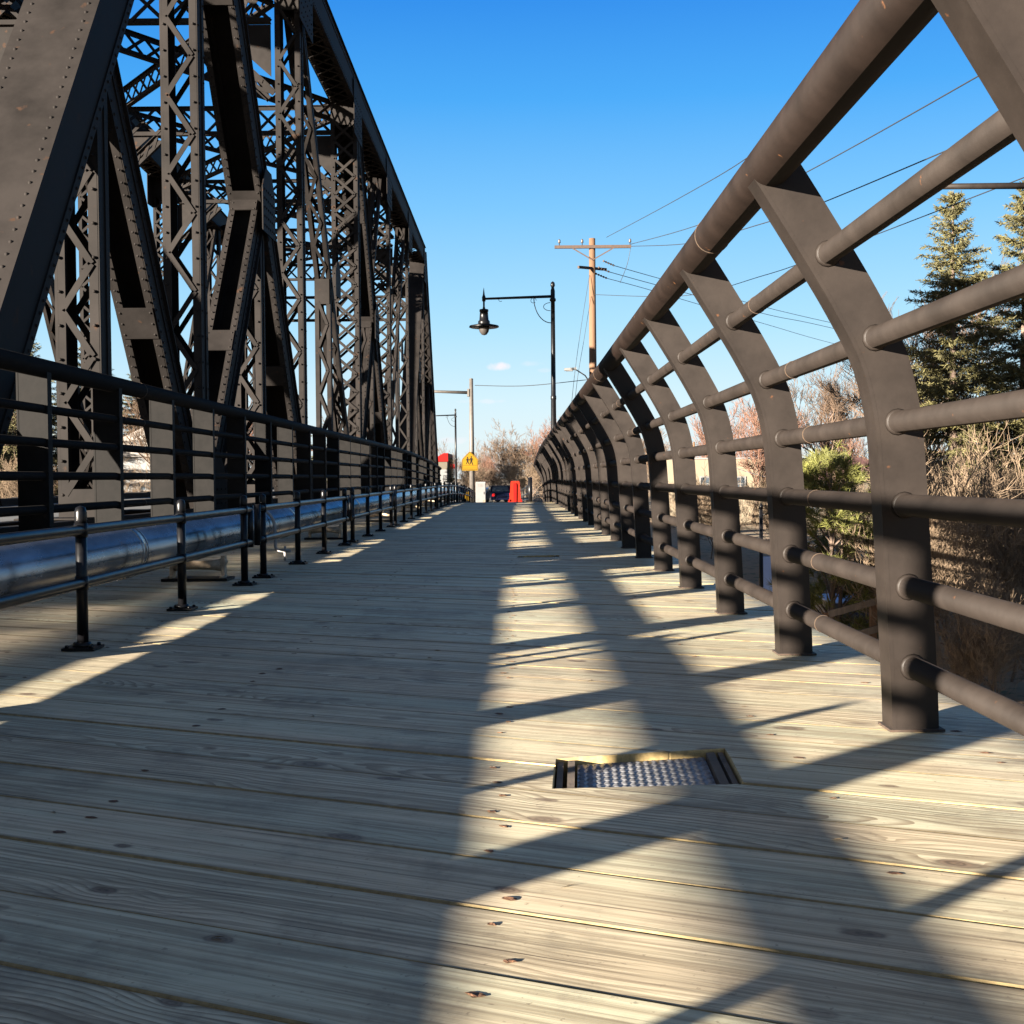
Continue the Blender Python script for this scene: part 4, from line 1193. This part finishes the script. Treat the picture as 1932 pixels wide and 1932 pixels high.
for px, py in ((1055, 460), (1098, 460), (1188, 460)):
    q = up(px, py); mb = MB(); mb.lathe([(.02, -.13), (.02, 0), (.055, .0), (.06, .04), (.045, .07), (.055, .10), (.03, .15)], Vector((q.x, UY-.17, za+.13+.05))-O, 10); mb.build('insulator', M['porcelain'], root)
dead = []
for (px, py) in ((1142, 495), (1133, 507), (1128, 519)):
    q = up(px-4, py-2); e = up(px+18, py+4); mb = MB()
    d = (Vector((e.x, UY+.3, e.z))-Vector((q.x, UY-.1, q.z)))
    for k in range(9):
        c0 = Vector((q.x, UY-.1, q.z))+d*(k/9); c1 = c0+d*.06
        mb.tube([c0-O, c1-O], .045 if k % 2 == 0 else .018, 8)
    mb.build('insulator', M['armwood'], root); dead.append(Vector((e.x, UY+.3, e.z)))
q = up(1122, 727); h_ = up(1080, 699)
mb = MB(); mb.tube([Vector((ub.x, UY, q.z-.1))-O, Vector((lerp(ub.x, h_.x, .4), UY-.3, lerp(q.z, h_.z, .62)))-O, Vector((h_.x+.1, UY-.6, h_.z))-O], .028, 8); arm_ = mb.build('lamp_arm', M['galv'], root)
mb = MB(); mb.obox(Vector((h_.x-.12, UY-.7, h_.z))-O, (.26, .02, .02), (0, .11, 0), (0, 0, .05)); mb.obox(Vector((h_.x-.16, UY-.7, h_.z-.06))-O, (.15, 0, 0), (0, .08, 0), (0, 0, .03)); mb.build('lamp_head', M['white'], root)
def sag(pts, n=10):
    """smooth 3-D curve through the points"""
    out = []; tail = None
    if len(pts) > 3 and (pts[-1]-pts[-2]).length > 2.5*(pts[-2]-pts[-3]).length: tail = pts[-1]; pts = pts[:-1]
    for i in range(len(pts)-1):
        p0 = pts[max(i-1, 0)]; p1 = pts[i]; p2 = pts[i+1]; p3 = pts[min(i+2, len(pts)-1)]
        for k in range(n):
            t = k/n
            out.append(.5*((2*p1)+(-p0+p2)*t+(2*p0-5*p1+4*p2-p3)*t*t+(-p0+3*p1-3*p2+p3)*t**3))
    out.append(pts[-1])
    if tail is not None: out.append(tail)
    return out
def wire(pts, r, label, m='cable'):
    mb = MB(); o = pts[0]; mb.tube([p-o for p in sag(pts)], r, 6)
    w = mb.build('cable', M[m], loc=o); tag(w, label, 'cable', 'overhead cables')
W0 = lambda px, py: Vector((up(px, py).x, UY-.17, up(px, py).z))
wire([W0(1144, 449), at(1285, 372, 38), at(1427, 285, 29), at(1565, 150, 24), at(1700, 8, 19), Vector((8.5, -14, 13.5))], .013, 'topmost cable, running from the utility pole to behind the thick top rail')
wire([W0(1190, 462), at(1327, 421, 39), at(1514, 329, 28), at(1859, 136, 19), at(1990, 55, 17), Vector((9.6, -14, 8.4))], .013, 'second cable, crossing the sky between the top rail and the nearest curved post')
wire([W0(1190, 466), at(1300, 459, 43), at(1428, 425, 33.5), at(1545, 385, 28), at(1859, 253, 20), at(1990, 198, 18), Vector((11.5, -14, 7.6))], .013, 'third cable, crossing the sky below the second one')
wire([dead[0], at(1250, 527, 62), at(1392, 566, 72), at(1560, 607, 84), at(1900, 680, 105)], .016, 'upper of the cables falling away to the right of the utility pole')
wire([dead[1], at(1240, 538, 61), at(1446, 593, 74), at(1574, 620, 84), at(1900, 700, 105)], .016, 'middle of the cables falling away to the right of the utility pole')
wire([dead[2], at(1240, 551, 61), at(1446, 612, 74), at(1600, 655, 86), at(1900, 725, 105)], .014, 'lowest of the cables falling away to the right of the utility pole')
wire([W0(1121, 557), at(1290, 558, 45), at(1440, 520, 36), at(1560, 478, 30), at(1932, 335, 21), Vector((14, -14, 5.6))], .011, 'thin cable running right from the middle of the utility pole')
wire([W0(1112, 520), at(1096, 620, 53), at(1080, 745, 52), Vector((at(1062, 900, 51).x, 51, ground_z(2, 51)))], .010, 'left guy wire of the utility pole')
wire([W0(1115, 560), at(1102, 640, 53), at(1086, 745, 52.3), Vector((at(1070, 900, 51.6).x, 51.6, ground_z(2.2, 51.6)))], .010, 'right guy wire of the utility pole')
wire([at(896, 727, 66), at(990, 728, 60), Vector((up(1112, 716).x, UY, up(1112, 716).z))], .016, 'cable between the pale signal pole and the utility pole')
wire([W0(1189, 470), W0(1183, 500)+Vector((0, .2, 0)), dead[2]+Vector((.6, .3, -.15))], .012, 'short jumper cable looping below the crossarm of the utility pole')
wire([at(1330, 852, 60), at(1391, 884, 50), at(1515, 917, 38), at(1580, 932, 33), at(1910, 1003, 22), at(1990, 1022, 20), Vector((11, -14, -.4))], .011, 'low silvery cable slanting down across the young pine', 'cable_grey')
wire([at(1560, 868, 48), at(1604, 881, 45), at(1682, 897, 40), at(1850, 925, 33)], .016, 'dark low cable in front of the reddish shrubs')

# mast arm entering from the right
mp_ = at(1985, 350, 20); root = empty('mast_arm_pole', (mp_.x, 20, ground_z(mp_.x, 20))); tag(root, 'brown horizontal mast arm sticking in from the right edge above the spruces', 'mast arm')
z = mp_.z-root.location.z
mb = MB(); mb.tube([(0, 0, 0), (0, 0, z+.3)], [.13, .09], 12); mb.build('post', M['rail'], root)
mb = MB(); x = at(1722, 352, 20).x-mp_.x; mb.tube([(0, 0, z), (x, 0, z)], [.055, .045], 10); mb.build('arm', M['rail'], root)

# ------------------------------------------------------------------ signal pole, school sign, cabinet, barrier
SY = 66
sp = at(891, 945, SY); gz = ground_z(sp.x, SY)
root = empty('signal_pole', (sp.x, SY, gz)); tag(root, 'pale galvanised signal pole with a mast arm to the left', 'signal pole')
tz = at(891, 716, SY).z-gz
mb = MB(); mb.tube([(0, 0, 0), (0, 0, tz)], [.15, .10], 16); mb.lathe([(.11, tz), (.09, tz+.05), (.01, tz+.07)], n=12); mb.lathe([(.24, 0), (.24, .04), (.17, .1)], n=14); mb.build('post', M['galv'], root)
za = at(885, 741, SY).z-gz
mb = MB(); mb.tube([(0, 0, za), (at(760, 741, SY).x-sp.x, 0, za+.15)], [.085, .055], 12); mb.obox((-.16, 0, za), (.05, 0, 0), (0, .13, 0), (0, 0, .2)); mb.build('mast_arm', M['galv'], root)
# school crossing sign
sc_ = at(886.5, 870, SY-.25)
root = empty('school_sign', (sc_.x, SY-.22, sc_.z)); tag(root, 'yellow five sided school crossing sign on the pale signal pole', 'road sign')
w = .425; hb = -.50; hs = .09; ht = .53
mb = MB()
def rounded(poly, r=.05, n=4):
    out = []
    for i in range(len(poly)):
        p = Vector(poly[i]); a = (Vector(poly[i-1])-p).normalized(); b_ = (Vector(poly[(i+1) % len(poly)])-p).normalized()
        s = p+a*r; e = p+b_*r
        for k in range(n+1):
            t = k/n; q = s*(1-t)**2+p*2*t*(1-t)+e*t*t; out.append((q.x, q.y))
    return out
PENT = [(-w, hb), (w, hb), (w, hs), (0, ht), (-w, hs)]
mb.prism(rounded(PENT), (0, .006, 0), (0, 0, 0), (1, 0, 0), (0, 0, 1)); panel = mb.build('panel', M['yellow'], root)
bd = MB()
pent2 = rounded([(x*.93, y*.93) for x, y in PENT]); pent3 = rounded([(x*.89, y*.89) for x, y in PENT], .045)
n = len(pent2)
bd.add([(x, -.0055, y) for x, y in pent2]+[(x, -.0055, y) for x, y in pent3], [(i, (i+1) % n, n+(i+1) % n, n+i) for i in range(n)])
bd.box(-.36, -.0062, -.235, .36, -.0045, -.222); bd.box(-.36, -.0062, -.375, .36, -.0045, -.362)
bd.build('border', M['black'], panel)
def figure(x0, s):
    f = MB()
    def el(cx, cy, rx, ry, n=12): f.prism([(x0+s*(cx+rx*math.cos(6.283*k/n)), .02+s*(cy+ry*math.sin(6.283*k/n))) for k in range(n)], (0, .002, 0), (0, -.006, 0), (1, 0, 0), (0, 0, 1))
    el(0, .20, .038, .045)
    f.prism([(x0+s*a, .02+s*b_) for a, b_ in ((-.055, .145), (.05, .145), (.045, -.04), (.075, -.14), (.10, -.22), (.06, -.225), (.03, -.15), (0, -.06), (-.03, -.14), (-.08, -.215), (-.105, -.195), (-.07, -.12), (-.045, -.03))], (0, .0022, 0), (0, -.0062, 0), (1, 0, 0), (0, 0, 1))
    f.prism([(x0+s*a, .02+s*b_) for a, b_ in ((-.05, .14), (-.11, .06), (-.095, .0), (-.075, .0), (-.085, .055), (-.03, .11))], (0, .0024, 0), (0, -.0064, 0), (1, 0, 0), (0, 0, 1))
    f.prism([(x0+s*a, .02+s*b_) for a, b_ in ((.045, .14), (.10, .07), (.085, .01), (.065, .015), (.075, .07), (.03, .11))], (0, .0026, 0), (0, -.0066, 0), (1, 0, 0), (0, 0, 1))
    f.build('pictogram', M['black'], panel)
figure(-.12, .86); figure(.075, 1.0)
br_ = MB(); br_.box(-.2, .006, -.30, .2, .10, -.26); br_.box(-.15, .006, .2, .15, .10, .24); br_.build('bracket', M['galv'], root)
# cabinet
cx = at(907, 940, SY-.6); root = empty('traffic_cabinet', (cx.x, SY-.6, gz+.03)); tag(root, 'pale traffic cabinet standing beside the signal pole', 'cabinet')
ch = at(907, 909, SY-.6).z-gz-.03
mb = MB(); poly = rounded([(-.26, .10), (.26, .10), (.26, ch), (-.26, ch)], .03, 2); mb.prism(poly, (0, .42, 0), (0, 0, 0), (1, 0, 0), (0, 0, 1)); mb.box(-.28, -.23, 0, .28, .23, .098); mb.build('case', M['white'], root)
mb = MB(); mb.box(-.235, -.222, .14, .245, -.2105, ch-.05); d_ = mb.build('door', M['dull_white'], root)
mb = MB(); mb.box(.17, -.235, ch*.45, .20, -.223, ch*.45+.13); mb.build('handle', M['black'], d_)
mb = MB()
for k in range(5): mb.box(-.15, -.226, ch*.78+k*.035, .12, -.223, ch*.78+k*.035+.012)
mb.build('vent', M['galv'], d_)
mb = MB(); mb.box(.12, -.26, .11, .25, -.24, .24); mb.build('meter_box', M['oldwood'], root)
# plastic barrier, seen end-on
bx = at(972, 945, 56); bz = ground_z(bx.x, 56)+.04
root = empty('water_barrier', (bx.x, 56, bz)); tag(root, 'bright red plastic water filled barrier standing end on in the path', 'barrier')
prof = [(-.33, 0), (.33, 0), (.33, .14), (.27, .20), (.25, .40), (.215, .75), (.205, 1.0), (.18, 1.07), (-.18, 1.07), (-.205, 1.0), (-.215, .75), (-.25, .40), (-.27, .20), (-.33, .14)]
mb = MB(); mb.prism(prof, (0, 1.7, 0), (0, .85, 0), (1, 0, 0), (0, 0, 1)); mb.build('body', M['orange'], root)
mb = MB(); mb.prism([(-.06, .10), (.06, .10), (.075, .9), (.05, .98), (-.05, .98), (-.075, .9)], (0, .05, 0), (0, -.028, 0), (1, 0, 0), (0, 0, 1)); mb.build('end_lug', M['red'], root)
for s in (-1, 1):
    mb = MB(); mb.obox((s*.27, -.03, .2), (.035, 0, 0), (0, .03, 0), (0, 0, .04)); mb.build('foot_lug', M['red'], root)
# small yellow marker behind the pole
ym = at(883, 936, 72); root = empty('hazard_marker', (ym.x, 72, ground_z(ym.x, 72))); tag(root, 'tiny yellow diamond marker low behind the signal pole', 'marker')
mb = MB(); mb.tube([(0, 0, 0), (0, 0, .9)], .03, 8); mb.build('post', M['galv'], root)
mb = MB(); zz = ym.z-root.location.z; mb.prism([(0, zz-.3), (.3, zz), (0, zz+.3), (-.3, zz)], (0, .006, 0), (0, -.036, 0), (1, 0, 0), (0, 0, 1)); mb.build('panel', M['yellow'], root)
# black fence beyond the end of the right railing
FP = [(at(1000, 900, 60), 60), (at(994, 900, 68), 68), (at(987, 900, 77), 77), (at(980, 900, 88), 88)]
root = empty('black_fence', (FP[0][0].x, 60, road_z(60))); tag(root, 'black pipe fence descending beyond the end of the right railing', 'fence')
O = Vector(root.location)
tops = []
for i, (p, Y) in enumerate(FP):
    q = Vector((p.x, Y, road_z(Y))); hgt = 1.25 if i == 0 else .95; r_ = .11 if i == 0 else .045
    mb = MB(); mb.tube([q-O, q-O+Vector((0, 0, hgt))], r_, 10); mb.lathe([(r_+.012, hgt), (.01, hgt+.05)], q-O, 10); mb.build('post', M['black'], root)
    tops.append(q)
for hh in (.9, .5, .2):
    mb = MB(); mb.tube([q-O+Vector((0, 0, hh)) for q in tops], .045, 8); mb.build('rail', M['black'], root)

# ------------------------------------------------------------------ cars
def car(loc, rz, paint, label, L=4.5, W=1.8, Hh=1.5, suv=False):
    root = empty('parked_car', loc, rz); tag(root, label, 'car', 'cars parked beyond the bridge')
    b = MB()   # rear at -y
    if suv: prof = [(-2.2, .35), (-2.25, .75), (-2.2, .95), (-2.0, Hh), (.35, Hh), (1.0, 1.0), (2.0, .92), (2.25, .7), (2.25, .35)]
    else: prof = [(-2.25, .35), (-2.3, .7), (-2.2, .92), (-1.5, .98), (-.9, Hh), (.35, Hh), (1.1, .98), (2.05, .84), (2.25, .65), (2.25, .35)]
    s = L/4.5; n = len(prof)
    def wid(z): return W/2*(1-.16*max(0, (z-.9)/.6))
    vs = [(-wid(z), y*s, z) for y, z in prof]+[(wid(z), y*s, z) for y, z in prof]
    b.add(vs, [tuple(range(n)), tuple(reversed(range(n, 2*n)))] + [(i, n+i, n+(i+1) % n, (i+1) % n) for i in range(n)])
    body = b.build('body', paint, root)
    i0, i1 = ((2, 3) if suv else (3, 4))
    y0, z0 = prof[i0]; y1, z1 = prof[i1]; nrm = Vector((0, -(z1-z0), (y1-y0))).normalized()*.006
    def pt(x, t): z = lerp(z0, z1, t); return Vector((x*wid(z), lerp(y0, y1, t)*s, z))+nrm
    g_ = MB(); g_.add([pt(-.82, .12), pt(.82, .12), pt(.80, .9), pt(-.80, .9)], [(0, 1, 2, 3)]); g_.build('rear_window', M['glass'], root)
    for sx in (-1, 1):
        g_ = MB()
        yr = -1.7 if suv else -.95
        g_.add([(sx*(wid(1.0)+.006), yr*s, 1.0), (sx*(wid(1.0)+.006), .75*s, 1.0), (sx*(wid(Hh-.12)+.006), .3*s, Hh-.1), (sx*(wid(Hh-.12)+.006), (yr+.15)*s, Hh-.1)], [(0, 1, 2, 3)]); g_.build('side_window', M['glass'], root)
        t = MB(); t.box(sx*W*.40-.11, -2.32*s, .66, sx*W*.40+.11, -2.2*s, .88); t.build('tail_light', M['tail'], root)
        for yy in (-1.35, 1.4):
            w_ = MB(); w_.lathe([(.2, -.11), (.31, -.10), (.33, -.05), (.33, .05), (.31, .10), (.2, .11)], (sx*(W/2-.1), yy*s, .33), 16, axis='x'); wh = w_.build('wheel', M['tyre'], root)
            h_ = MB(); h_.lathe([(.01, -.118), (.19, -.115), (.19, .115), (.01, .118)], (sx*(W/2-.1), yy*s, .33), 12, axis='x'); h_.build('rim', M['galv'], wh)
    return root
def cp(px, Y):
    p = at(px, 940, Y); return (p.x, Y, ground_z(p.x, Y)+.03)
car(cp(941, 104), R(8), M['car_navy'], 'dark navy car nearest beyond the bridge, seen from behind')
car(cp(925, 122), R(60), M['car_blue'], 'bright blue car turned sideways behind the navy one', Hh=1.4)
car(cp(950, 138), 0, M['car_dark'], 'dark car with red tail lights farther down the road', suv=True, Hh=1.7)
car(cp(868, 112), R(20), M['white'], 'white car left of the signal pole', suv=True, Hh=1.6)

# ------------------------------------------------------------------ buildings
def window(parent, x, y, z, w, h, depth_axis='y', frame=M['white']):
    f = MB()
    t = .09
    f.box(x-w/2-t, y-.07, z-t, x-w/2, y-.004, z+h+t); f.box(x+w/2, y-.07, z-t, x+w/2+t, y-.004, z+h+t)
    f.box(x-w/2, y-.07, z+h, x+w/2, y-.004, z+h+t); f.box(x-w/2, y-.07, z-t, x+w/2, y-.004, z)
    f.box(x-.025, y-.05, z, x+.025, y-.01, z+h); f.box(x-w/2, y-.046, z+h/2-.025, x+w/2, y-.012, z+h/2+.025)
    fo = f.build('window', frame, parent)
    p = MB(); p.box(x-w/2, y-.03, z, x+w/2, y-.02, z+h); p.build('pane', M['glass'], fo)
BY = 80
x0 = at(1262, 900, BY).x; x1 = at(1446, 900, BY).x; zt = at(1400, 866, BY).z; zb = ground_z((x0+x1)/2, BY)-.2
root = empty('beige_house', ((x0+x1)/2, BY, zb)); tag(root, 'flat roofed beige house beyond the middle railing posts', 'house')
hw = (x1-x0)/2; hh = zt-zb
mb = MB(); mb.box(-hw, 0, 0, hw, 9, hh); mb.build('wall', M['beige'], root)
mb = MB(); mb.box(-hw-.08, -.08, hh+.002, hw+.08, 9.08, hh+.10); mb.build('roof', M['white'], root)
mb = MB(); xx = at(1291, 900, BY).x-root.location.x; mb.box(xx-.13, -.12, 0, xx+.13, -.003, hh-.03); mb.build('corner_board', M['white'], root)
for px in (1397, 1283, 1330):
    window(root, at(px, 900, BY).x-root.location.x, 0, at(px, 924, BY).z-zb, .52, .78)
mb = MB(); xx = at(1313, 900, BY).x-root.location.x; mb.tube([(xx, .8, hh+.1), (xx, .8, hh+1.15)], .07, 8); mb.build('vent_pipe', M['polewood'], root)
# dull red roofed house farther right
BY = 78; x0 = at(1490, 900, BY).x; x1 = at(1668, 900, BY).x; zb = ground_z(19, BY)-.2; root = empty('red_roofed_house', ((x0+x1)/2, BY, zb)); tag(root, 'house with a dull red roof hidden behind trees, right of the beige house', 'house')
hw = (x1-x0)/2; ze = at(1570, 905, BY).z-zb; zr = at(1570, 862, BY).z-zb
mb = MB(); mb.box(-hw+.3, .3, 0, hw-.3, 7.7, ze); mb.build('wall', M['tan'], root)
mb = MB(); mb.prism([(-.3, ze), (8.3, ze), (4, zr)], (2*hw, 0, 0), (0, 0, .003), (0, 1, 0), (0, 0, 1)); mb.build('roof', M['brick_roof'], root)
for k in (-.5, 0, .5): window(root, hw*k, .3, ze*.35, .8, 1.0)
# red roofed restaurant on the left
BY = 140; x0 = at(770, 900, BY).x; x1 = at(844, 900, BY).x; zb = ground_z(-9, BY)-.2; root = empty('red_roofed_shop', ((x0+x1)/2, BY, zb)); tag(root, 'shop with a bright red stepped roof at the left end of the road', 'shop')
hw = (x1-x0)/2
def zz(py): return at(830, py, BY).z-zb
xs_ = at(829, 900, BY).x-root.location.x
mb = MB(); mb.box(-hw, 0, 0, hw, 10, zz(871)); mb.build('wall', M['tan'], root)
mb = MB(); mb.prism([(-hw-.2, zz(871)), (hw+.1, zz(871)), (hw+.1, zz(855)), (xs_+.5, zz(855)), (xs_-.2, zz(862)), (-hw-.2, zz(862))], (0, 10.4, 0), (0, 5, .003), (1, 0, 0), (0, 0, 1)); mb.build('roof', M['roof_red'], root)
mb = MB(); mb.box(xs_+.2, -1.6, 0, hw+.05, -.004, zz(886)); mb.build('entrance_wall', M['dull_white'], root)
mb = MB(); mb.box(xs_+.55, -1.65, .3, hw-.35, -1.606, zz(896)); mb.build('window', M['glass'], root)
rs = at(853.5, 880, 132); root = empty('red_shop_sign', (rs.x, 132, ground_z(rs.x, 132))); tag(root, 'small red box sign on a post right of the red roof', 'sign')
mb = MB(); mb.tube([(0, 0, 0), (0, 0, rs.z-root.location.z-.2)], .06, 8); mb.build('post', M['galv'], root)
mb = MB(); z = rs.z-root.location.z; mb.box(-.24, -.08, z-.25, .24, .08, z+.25); mb.build('box', M['roof_red'], root)
# white building glimpsed past the far end of the railing
BY = 115; xw = at(1026, 900, BY).x; zb = ground_z(xw, BY)-.1; root = empty('white_house', (xw, BY, zb)); tag(root, 'white house glimpsed past the far end of the right railing', 'house')
hh = at(1010, 893, BY).z-zb
mb = MB(); mb.box(-1.0, 0, 0, 2.6, 6, hh); mb.build('wall', M['white'], root)
mb = MB(); mb.prism([(-1.3, hh), (2.9, hh), (.8, hh+1.5)], (0, 6.6, 0), (0, 3, .003), (1, 0, 0), (0, 0, 1)); mb.build('roof', M['brick_roof'], root)
window(root, -.3, 0, hh*.4, .5, .8)
# white house behind the truss
BY = 84; xw = at(275, 900, BY).x; zb = ground_z(xw, BY)-.1; root = empty('pale_house', (xw, BY, zb)); tag(root, 'pale house seen low through the truss on the left', 'house')
hh = at(275, 862, BY).z-zb
mb = MB(); mb.box(-4, 0, 0, 4, 7, hh); mb.build('wall', M['dull_white'], root)
mb = MB(); mb.prism([(-4.3, hh), (4.3, hh), (0, hh+2.0)], (0, 7.6, 0), (0, 3.5, .003), (1, 0, 0), (0, 0, 1)); mb.build('roof', M['concrete'], root)
for k in (-2.4, 0, 2.4): window(root, k, 0, hh*.4, .9, 1.1)

# ------------------------------------------------------------------ small things on the right bank
# navy shed roof behind the young pine
BY = 22.5; x0 = at(1572, 1180, BY).x; x1 = at(1712, 1180, BY).x; zb = ground_z((x0+x1)/2, BY)-.1; root = empty('shed', ((x0+x1)/2, BY, zb)); tag(root, 'low dark navy shed behind the young pine', 'shed')
hw = (x1-x0)/2; hh = at(1640, 1137, BY).z-zb
mb = MB(); mb.box(-hw, 0, 0, hw, 1.4, hh); mb.build('wall', M['panel_dark'], root)
mb = MB(); mb.box(-hw-.06, -.1, hh+.002, hw+.06, 1.5, hh+.03); mb.build('roof', M['blue_panel'], root)
# timber rail fence
BY = 18.6; P1 = at(1561, 1158, BY); P2 = at(1647, 1133, BY); P3 = at(1745, 1108, BY)
root = empty('timber_fence', (P1.x, BY, ground_z(P1.x, BY))); tag(root, 'weathered timber rail fence climbing beside the young pine', 'fence'); O = Vector(root.location)
for p in (P1, P2, P3):
    mb = MB(); gz_ = ground_z(p.x, BY); mb.obox(Vector((p.x, BY, (p.z+gz_)/2))-O, (.045, 0, 0), (0, .045, 0), (0, 0, (p.z-gz_)/2+.02)); mb.build('post', M['polewood'], root)
for dz in (0, -.42):
    mb = MB(); mb.bar(Vector((P1.x, BY-.065, P1.z+dz))-O, Vector((P3.x, BY-.065, P3.z+dz))-O, (0, 0, 1), .035, .10); mb.build('rail', M['oldwood'], root)
# pale blue panel board
BY = 23; p = at(1452, 1085, BY); root = empty('blue_board', (p.x, BY, ground_z(p.x, BY))); tag(root, 'blank pale blue board standing left of the young pine', 'board')
zc = p.z-root.location.z; hb_ = 35*BY/FPX
mb = MB(); mb.box(-.13, -.02, zc-hb_, .20, .02, zc+hb_); mb.build('panel', M['blue_panel'], root)
for s in (-.08, .15):
    mb = MB(); mb.tube([(s, .035, 0), (s, .035, zc+hb_*.8)], .014, 8); mb.build('leg', M['galv'], root)
# small black lantern post beside it
p = at(1436, 1000, 22.5); root = empty('lantern_post', (p.x, 22.5, ground_z(p.x, 22.5))); tag(root, 'thin black post with a side arm beside the blue board', 'post')
H = at(1436, 960, 22.5).z-root.location.z
mb = MB(); mb.tube([(0, 0, 0), (0, 0, H)], [.05, .03], 10); mb.lathe([(.045, H), (.03, H+.06), (.01, H+.1)], n=8); mb.build('post', M['black'], root)
mb = MB(); mb.tube([(0, 0, H-.12), (.2, 0, H-.07), (.34, 0, H-.02)], .014, 6); mb.build('arm', M['black'], root)
# white marker post and leaning board
p = at(1754, 1180, 16.5); root = empty('marker_post', (p.x, 16.5, ground_z(p.x, 16.5))); tag(root, 'white square marker post low beside the nearest railing post', 'post')
H = p.z-root.location.z
mb = MB(); mb.box(-.05, -.05, 0, .05, .05, H); mb.build('shaft', M['white'], root); mb = MB(); mb.box(-.06, -.06, H+.002, .06, .06, H+.03); mb.build('cap', M['dull_white'], root)
p = at(1776, 1160, 17); root = empty('leaning_board', (p.x, 17, ground_z(p.x, 17))); tag(root, 'weathered board leaning right of the white marker post', 'board')
mb = MB(); H = p.z-root.location.z; mb.bar((.05, 0, 0), (-.06, .35, H), (1, 0, 0), .03, .14); mb.build('plank', M['oldwood'], root)
